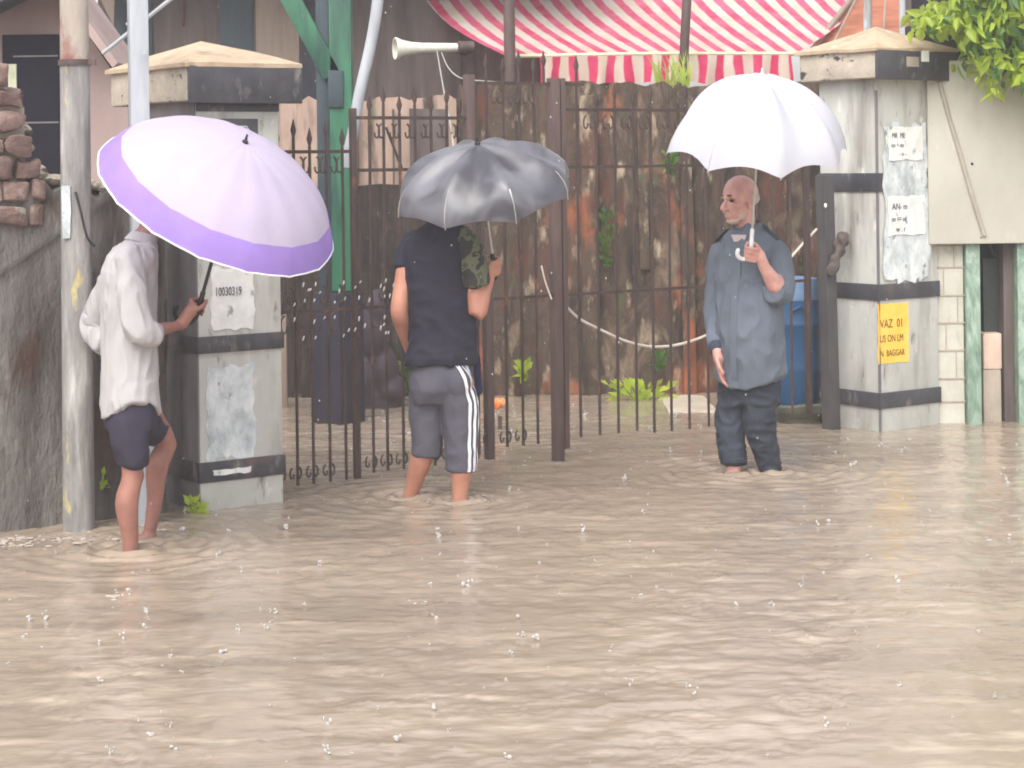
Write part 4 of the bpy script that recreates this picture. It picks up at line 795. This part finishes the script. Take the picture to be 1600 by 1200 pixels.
pants=remesh(m,'track_pants',.007,3,.007,(8,8,7),mat=PANT,parent=p2,wr2=.006,seed=11)
bv=BVHTree.FromPolygons([v.co.copy() for v in pants.data.vertices],[tuple(p.vertices) for p in pants.data.polygons])
for k in range(3):                                        # three stripes down the outer right side, lying on the cloth
    ang=R(20)+R(19)*k; vs=[]; 
    for i in range(40):
        z=Zat(728,566+i*(733-566)/39,Y2); axp=P(698+ (20 if i>14 else i*20/14),566+i*4.28,Y2-.02); dv=V((math.cos(ang),-math.sin(ang),0)); tn=V((math.sin(ang),math.cos(ang),0))
        row=[]
        for s_ in (-.0085,.0085):
            o=V((axp.x,axp.y,z))+tn*s_+dv*.5; h=bv.ray_cast(o,-dv); row.append((h[0] if h[0] else o-dv*.43)+dv*.004)
        vs.append(row)
    mm=MB(); mm.add([q for r_ in vs for q in r_],[(2*i,2*i+1,2*i+3,2*i+2) for i in range(39)]); mm.build('white_stripe',plain('white_stripe_tape',(.8,.8,.86,1),.7) if k==0 else bpy.data.materials['white_stripe_tape'],p2)
m=MB(); c=P(742,575,Y2+.08)
for k in range(5): m.ell(P(741+k*1.2,560+k*12,Y2+.09),(.03,0,0),(0,.03,0),(0,0,.035),10,8)
remesh(m,'pocket_cloth',.007,3,.005,(14,14,9),mat=cloth('navy_cloth',L(36,36,64),0,.85,.2),parent=p2)
# ---- bald man in the grey uniform shirt
f3=V((-.47,-.88,0)); l3=V((.88,-.47,0)); Y3=9.38
p3=thing('person','bald older man in a grey uniform shirt and rolled dark trousers under the white umbrella','person',(P(1165,735,Y3).x,Y3,G))
m=MB(); neck=P(1167,364,Y3+.01); pel=P(1172,560,Y3); torso(m,pel,neck,f3,l3,.115,.08)
lp3,hf3,hl3,hu3=head(m,P(1156,311,Y3-.02),(-.82,-.56,-.05),(-.02,-.0,1),neck,.98)
gC=UW_[1]-UW_[2]*(UW_[1].z-Zat(1180,394,9.2))/UW_[2].z
elC=P(1213,448,Y3-.19); wrC=P(1191,412,gC.y+.0); arm(m,P(1214,394,Y3-.06),elC,wrC,1.0); grip_hand(m,wrC+V((.012,0,-.012)),gC,UW_[2],-1,.98)
elD=P(1120,486,Y3+.072); wrD=P(1122,552,Y3-.09); arm(m,P(1132,400,Y3+.08),elD,wrD,.86); open_hand(m,wrD,(.10,-.16,-1),(.75,.3,0),(-.3,-.9,0),1.05)
kA=P(1141,652,Y3+.03); aA=V((P(1147,760,Y3-.02).x,Y3-.02,G+.085)); leg(m,P(1152,548,Y3+.05),kA,aA,aA+V((-.11,-.10,-.03)))
kB=P(1184,654,Y3-.05); aB=P(1203,748,Y3+.02); leg(m,P(1190,548,Y3-.06),kB,aB,aB+V((-.10,-.08,-.08)))
tS=NT('elderly_skin'); hz=tS.n('ShaderNodeSeparateXYZ'); col=tS.ramp(tS.noise((11,11,11),4,.6),[(.32,(.47,.22,.18,1)),(.62,(.66,.36,.31,1))]); b=tS.bsdf(col,.42,0,.5,tS.noise((70,70,70),3),.12,.003); b.inputs['Subsurface Weight'].default_value=.12; b.inputs['Subsurface Radius'].default_value=(.012,.005,.003); b.inputs['Subsurface Scale'].default_value=1
sk3=tS.done(b.outputs[0]); remesh(m,'body',.005,4,mat=sk3,parent=p3)
GH=plain('grey_white_hair',L(184,166,156),.85,var=.12,sc_=60)
def patch(name,els,mat,par,vox=.005,wr=.0015):
    m=MB()
    for c,a,b,d in els: m.ell(c,a,b,d,14,10)
    return remesh(m,name,vox,3,wr,(60,60,60),mat=mat,parent=par)
patch('hair',[(lp3(-.040,s_*.055,.004),hf3*.040,hl3*.020,hu3*.036) for s_ in (1,-1)]+[(lp3(-.062,0,-.004),hf3*.030,hl3*.052,hu3*.034),(lp3(-.030,.064,.004),hf3*.036,hl3*.014,hu3*.032),(lp3(-.012,-.068,.004),hf3*.03,hl3*.011,hu3*.03)],GH,p3)
patch('beard',[(lp3(.048,0,-.103),hf3*.034,hl3*.037,hu3*.022)]+[(lp3(.026,s_*.044,-.080),hf3*.024,hl3*.012,hu3*.026) for s_ in (1,-1)],plain('white_stubble',L(196,170,160),.9,var=.15,sc_=80),p3)
patch('moustache',[(lp3(.093,s_*.013,-.061),hf3*.009,hl3*.016,hu3*.006) for s_ in (1,-1)],GH,p3,.004)
for s_ in (1,-1):
    patch('eyebrow',[(lp3(.094,s_*.028,.020),hf3*.007,hl3*.019,hu3*.006)],plain('grey_brow',L(84,66,62),.9),p3,.003)
    m=MB(); m.ell(lp3(.080,s_*.030,-.006),hf3*.011,hl3*.013,hu3*.0065,12,8); m.build('eye',plain('dark_eye',L(44,34,34),.3),p3)
UNI=cloth('grey_uniform_cotton',L(98,106,118),0,.85,.14); UNID=cloth('dark_uniform_trim',L(56,64,76),0,.85,.15)
m=MB(); hem3=lambda a: -.036*math.cos(2*a)+.03
ctr=lambda px,py,b: P(px,py,Y3)+f3*b
cs=[(352,1170,.0,.056,.058),(364,1170,0,.080,.10),(376,1171,0,.102,.140),(396,1172,.005,.118,.156),(430,1173,.012,.130,.158),(475,1175,.03,.144,.155),(520,1176,.045,.156,.158),(560,1176,.035,.150,.160),(588,1175,.02,.148,.164),(602,1175,.012,.148,.168)]
m.loft([ring(ctr(px,py,b_),f3,l3,a,b,36,2.3,hem3 if py>=588 else None) for py,px,b_,a,b in cs])
uni=remesh(m,'uniform_shirt',.0065,3,.008,(8,8,5),mat=UNI,parent=p3,wr2=.012,seed=15)
m=MB(); limb(m,[(P(1140,388,Y3+.07),.060),(P(1128,402,Y3+.085),.064),(P(1123,440,Y3+.09),.064),(P(1120,488,Y3+.07),.060),(P(1122,536,Y3-.05),.050)],4); remesh(m,'sleeve',.007,3,.007,(9,9,6),mat=UNI,parent=p3,wr2=.007,seed=31)
m=MB(); limb(m,[(P(1196,386,Y3-.03),.064),(P(1210,398,Y3-.06),.068),(P(1216,425,Y3-.11),.070),(P(1219,452,Y3-.14),.068)],4); m.tube([P(1219,440,Y3-.13),P(1217,458,Y3-.16),P(1208,455,Y3-.21)],[.070,.068,.056],20); remesh(m,'sleeve',.007,3,.008,(9,9,6),mat=UNI,parent=p3,wr2=.008,seed=37)
bu=BVHTree.FromPolygons([v.co.copy() for v in uni.data.vertices],[tuple(p.vertices) for p in uni.data.polygons])
def onshirt(c,d,off=.004):
    c=V(c); d=V(d).normalized(); h=bu.ray_cast(c+d*.6,-d); return (h[0] if h[0] else c)+d*off
m=MB()
m.loft([ring(P(px,py,Y3)+f3*.01,(f3*.95-UP*.35),l3,a,b,28,2.2) for py,px,a,b in ((350,1168,.060,.064),(360,1168,.066,.074),(374,1169,.078,.098))],False); m.loft([ring(P(px,py,Y3)+f3*.01,(f3*.95-UP*.35),l3,a,b,28,2.2) for py,px,a,b in ((372,1169,.072,.092),(350,1168,.055,.059))],False); m.build('collar',UNI,p3,rough=.004,rscale=14)
m=MB(); c0=P(1168,372,Y3)
vs=[onshirt(P(1168,376+k*14,Y3)+l3*-.0,f3+V((.0,0,.0)),.005) for k in range(16)]; m.add([q+l3*s_ for q in vs for s_ in (-.016,.016)],[(2*i,2*i+1,2*i+3,2*i+2) for i in range(15)]); m.build('button_placket',UNI,p3)
m=MB(); w0=onshirt(P(1166,372,Y3),f3,.004); a=w0+l3*-.04+UP*.02; b=w0+l3*.04+UP*.02; c=w0-UP*.07; m.prism([a,b,c],-f3*.012); m.build('open_neck_vest',plain('pale_vest',L(196,180,180),.9),p3)
for sx in (-1,1):
    m=MB(); a=onshirt(P(1167,380,Y3)+l3*.095*sx,UP*1.0+f3*.15,.006); b=onshirt(P(1167,380,Y3)+l3*.165*sx,UP*1.0+f3*.15,.006); fw=f3*.024; m.prism([a-fw,b-fw,b+fw,a+fw],UP*.006); m.build('epaulette',UNID,p3,bevel=.002)
    m=MB(); c=onshirt(P(1168,432,Y3)+l3*.088*sx,f3,.004); q=[onshirt(c+l3*x+UP*z,f3,.005) for x,z in ((-.05,.02),(.05,.02),(.05,-.012),(0,-.025),(-.05,-.012))]; m.add(q,[(0,1,2,3,4)]); m.build('pocket_flap',UNI,p3)
m=MB(); dv=V((.86,-.5,0)); c=onshirt(P(1214,408,Y3-.07),dv,.004); q=[onshirt(c+V((.5,.86,0))*x+UP*z,dv,.004) for x,z in ((-.028,.03),(.028,.03),(.028,-.015),(0,-.035),(-.028,-.015))]; m.add(q,[(0,1,2,3,4)]); m.build('sleeve_badge',plain('pinkish_badge',L(190,130,150),.8),p3)
m=MB(); dv=(wrD-elD).normalized(); m.tube([wrD-dv*.055,wrD-dv*.05,wrD-dv*.012,wrD-dv*.008],[.040,.043,.041,.038],18); m.build('sleeve_cuff',UNID,p3)
m=MB(); bs=[onshirt(P(1168,590,Y3)+V((math.cos(a_),math.sin(a_),0))*0,(math.cos(a_),math.sin(a_),0),.0) for a_ in (0,)]
TRO=cloth('dark_slate_trousers',L(52,57,68),0,.85,.18)
m=MB(); m.loft([ring(P(1171,556,Y3),f3,l3,.11,.135,28),ring(P(1173,600,Y3),f3,l3,.12,.142,28),ring(P(1171,632,Y3),f3,l3,.10,.14,28)])
limb(m,[(P(1150,606,Y3+.05),.080),(P(1142,650,Y3+.03),.070),(P(1142,690,Y3+.01),.062),(P(1145,712,Y3),.058)],4); m.tube([P(1143,690,Y3+.01),P(1146,716,Y3-.005),P(1146,725,Y3-.01)],[.060,.063,.062],20)
limb(m,[(P(1189,606,Y3-.05),.082),(P(1186,650,Y3-.05),.074),(P(1192,690,Y3-.03),.062),(P(1199,714,Y3-.01),.054)],4); m.tube([P(1192,692,Y3-.03),P(1200,718,Y3),P(1204,734,Y3+.01)],[.060,.058,.052],20)
limb(m,[(P(1196,706,Y3-.02),.05),(P(1210,722,Y3+.0),.03),(P(1217,731,Y3+.02),.012)],3)
remesh(m,'trousers',.0065,2,.008,(9,9,11),mat=TRO,parent=p3,wr2=.012,seed=21)
m=MB(); m.tube([P(1145,703,Y3-.002),P(1145,706,Y3-.004),P(1146,722,Y3-.008),P(1146,725,Y3-.01)],[.062,.067,.067,.063],22); m.build('rolled_hem',cloth('dark_wet_hem',L(44,50,62),0,.7,.2),p3,cut=1,rough=.008,rscale=14)
# ------------------------------------------------------------------ flood water
def axis(lo,hi,a,b,n,m_):
    mid=np.linspace(a,b,n); g1=a-np.geomspace(.05,a-lo,m_)[::-1]; g2=b+np.geomspace(.05,hi-b,m_); return np.concatenate([g1,mid,g2])
xs=axis(-70,70,-4.0,4.2,620,26)
ys=np.concatenate([-60+np.linspace(0,62.5,20),np.cumsum(np.concatenate([[2.6],np.linspace(.012,.022,520)])),]); ys=np.concatenate([ys,ys[-1]+np.geomspace(.05,120,24)])
X,Yg=np.meshgrid(xs,ys); Z=np.zeros_like(X)
wave=np.random.default_rng(3)
for k in range(80):
    lam=10**wave.uniform(-1.3,-.45); th=wave.normal(PI/2,.95); ph=wave.uniform(0,2*PI); amp=.0017*lam**.85*wave.uniform(.4,1.2)*(1 if lam<.2 else .75)
    kx,ky=math.cos(th)*2*PI/lam,math.sin(th)*2*PI/lam; ph2=ph+1.5*np.sin(X*.9+k)+1.2*np.sin(Yg*.8+k*2)
    Z+=amp*np.sin(kx*X+ky*Yg+ph2)
def rings(cx,cy,r0,amp,lam,dec):
    d=np.hypot(X-cx,Yg-cy); return amp*np.sin((d-r0)*2*PI/lam)*np.exp(-((d-r0)/dec)**2)
drops=[]
for k in range(900):
    cy=wave.uniform(3.0,12.4); cx=wave.uniform(-.3,.32)*cy
    Z+=rings(cx,cy,wave.uniform(.02,.10),wave.uniform(.0010,.0034),.032,.026); drops.append((cx,cy))
for px,py,y_ in [(204,850,Y1-.085),(232,825,Y1+.17),(640,775,Y2+.09),(718,775,Y2-.03),(1146,737,Y3-.02),(1203,735,Y3+.02)]:
    c=P(px,py,y_); 
    for r0,a_ in ((.07,.008),(.16,.006),(.30,.005),(.5,.003)): Z+=rings(c.x,y_,r0,a_,.10,.08)
fade=np.clip((np.hypot(X,Yg-7)-9)/6,0,1); Z*=1-fade
n0,n1=X.shape; vs=np.stack([X,Yg,Z],-1).reshape(-1,3); ii=np.arange(n0*n1).reshape(n0,n1); fs=np.stack([ii[:-1,:-1],ii[:-1,1:],ii[1:,1:],ii[1:,:-1]],-1).reshape(-1,4)
me=bpy.data.meshes.new('flood_water'); me.vertices.add(len(vs)); me.vertices.foreach_set('co',vs.ravel()); me.loops.add(fs.size); me.loops.foreach_set('vertex_index',fs.ravel()); me.polygons.add(len(fs)); me.polygons.foreach_set('loop_start',np.arange(len(fs))*4); me.polygons.foreach_set('loop_total',np.full(len(fs),4)); me.update(); me.validate(); me.shade_smooth()
t=NT('muddy_water'); c=t.ramp(t.noise((.8,3.0,1),6,.65),[(.3,L(136,122,107)),(.7,L(164,148,131))]); c=t.mix(t.ramp(t.noise((3,9,1),4,.6,5),[(.55,(0,0,0,1)),(.75,(1,1,1,1))]),c,L(182,166,148))
b=t.bsdf(c,.16,0,.5,t.noise((14,34,1),3,.5,3),.25,.008); b.inputs['IOR'].default_value=1.5
struct(link('water',me,t.done(b.outputs[0])))
# rain splashes, and foam where legs and walls break the water
rs=random.Random(11); m=MB()
def crown(m,c,s):
    for i in range(rs.randint(3,8)):
        z=abs(rs.gauss(.3,.9)); w_=.25+.25*z; d=V((rs.gauss(0,w_),rs.gauss(0,w_),z))*s; r_=s*rs.uniform(.10,.34)*(1.15-.18*min(z,3)); m.ell(c+d,(r_*rs.uniform(.8,1.6),0,0),(0,r_,0),(0,0,r_*rs.uniform(.8,1.9)),8,6)
for k in range(420):
    cy=3.0+ (rs.random()**.8)*9.2; cx=rs.uniform(-.29,.29)*cy; crown(m,V((cx,cy,.001)),min(.020,.004+rs.expovariate(240))*(.7+cy*.045))
for px,py in [(192,1000),(225,985),(228,960),(70,968),(50,970),(370,985),(838,1000),(985,1070),(1083,1090),(1290,1135),(795,1185),(620,1160),(512,1130),(1575,755),(1570,740),(430,960),(420,985),(185,935)]:
    s=(py+.013*(px-800)-PH)/H; y_=F/s; crown(m,P(px,py,y_)+V((0,0,.0)),.015)
t=NT('splash_water'); b=t.bsdf((.70,.68,.66,1),.25,0,.5); b.inputs['Transmission Weight'].default_value=.5; sp=m.build('rain_splash',t.done(b.outputs[0])); sp['kind']='stuff'; sp['label']='small white rain splashes scattered over the muddy flood water'; sp['category']='splashes'
m=MB()
for k in range(300):
    cy=5+rs.random()*7; c=V((rs.uniform(-.3,.3)*cy,cy,rs.uniform(.05,2.6))); q=rs.uniform(.001,.0021); m.ell(c,(q,0,0),(0,q,0),(0,0,q*1.8),6,5)
sp=m.build('rain',bpy.data.materials['splash_water']); sp['kind']='stuff'; sp['label']='tiny falling raindrops in the air above the flooded street'; sp['category']='rain'
m=MB()
def foam(px,py,wpx,n,s):
    for k in range(n):
        x=px+rs.gauss(0,wpx/2); y=py+rs.gauss(0,3.2); sc_=(y+.013*(x-800)-PH)/H; c=P(x,y,F/sc_); q=s*min(.8,.10+rs.expovariate(6)); m.ell(c+V((0,0,.001)),(q*2.0,0,0),(0,q*1.2,0),(0,0,q*.5),8,6)
foam(735,778,40,110,.016); foam(700,784,50,40,.008); foam(235,828,34,80,.013); foam(20,850,50,90,.015); foam(90,842,110,130,.011); foam(150,838,60,40,.008); foam(640,778,26,24,.007); foam(1148,740,34,24,.007); foam(1208,734,34,30,.007); foam(175,932,16,16,.012); foam(520,785,160,50,.006)
tf=NT('muddy_foam'); sp=m.build('foam',tf.done(tf.bsdf((.40,.35,.30,1),.5,0,.4).outputs[0])); sp['kind']='stuff'; sp['label']='pale foam churned up around the waders and along the wall'; sp['category']='foam'
# ------------------------------------------------------------------ light
wd_=bpy.data.worlds.new('World'); sc.world=wd_; wd_.use_nodes=True; nt=wd_.node_tree; nt.nodes.clear()
SUN_EL,SUN_AZ=R(52),R(200)
sky=nt.nodes.new('ShaderNodeTexSky'); sky.sky_type='NISHITA'; sky.sun_disc=False; sky.sun_elevation=SUN_EL; sky.sun_rotation=SUN_AZ; sky.dust_density=4; sky.air_density=1.2
hs_=nt.nodes.new('ShaderNodeHueSaturation'); hs_.inputs['Saturation'].default_value=.22; bg=nt.nodes.new('ShaderNodeBackground'); bg.inputs['Strength'].default_value=.15; out=nt.nodes.new('ShaderNodeOutputWorld')
nt.links.new(sky.outputs[0],hs_.inputs['Color']); nt.links.new(hs_.outputs[0],bg.inputs[0]); nt.links.new(bg.outputs[0],out.inputs[0])
sl=bpy.data.lights.new('sun','SUN'); sl.energy=.8; sl.angle=R(60); sl.color=(1,.95,.88); so=bpy.data.objects.new('sun',sl); COL.objects.link(so)
# direction of the sun: azimuth measured as the sky texture does
sd=V((math.sin(SUN_AZ)*math.cos(SUN_EL),math.cos(SUN_AZ)*math.cos(SUN_EL),math.sin(SUN_EL))); so.rotation_euler=sd.to_track_quat('Z','Y').to_euler()
so.location=(0,0,20)
HZ=.0042
if HZ:
    m=MB(); m.box(-60,60,-40,60,-1.6,9); hz_=m.mesh('haze',smooth=False); o=bpy.data.objects.new('haze',hz_); COL.objects.link(o); o['kind']='stuff'; o['label']='thin grey rain haze hanging over the flooded street'; o['category']='haze'
    mt=bpy.data.materials.new('rain_haze'); mt.use_nodes=True; mt.node_tree.nodes.clear(); pv=mt.node_tree.nodes.new('ShaderNodeVolumePrincipled'); pv.inputs['Color'].default_value=(.92,.92,.95,1); pv.inputs['Density'].default_value=HZ; oo=mt.node_tree.nodes.new('ShaderNodeOutputMaterial'); mt.node_tree.links.new(pv.outputs[0],oo.inputs['Volume']); hz_.materials.append(mt)
vs_=sc.view_settings; sc.display_settings.display_device='sRGB'; vs_.view_transform='Standard'; vs_.look='None'; vs_.gamma=1; vs_.use_curve_mapping=False; vs_.exposure=1.1
sc.cycles.filter_width=1.9; sc.cycles.max_bounces=8; sc.cycles.transparent_max_bounces=8; sc.cycles.volume_bounces=1
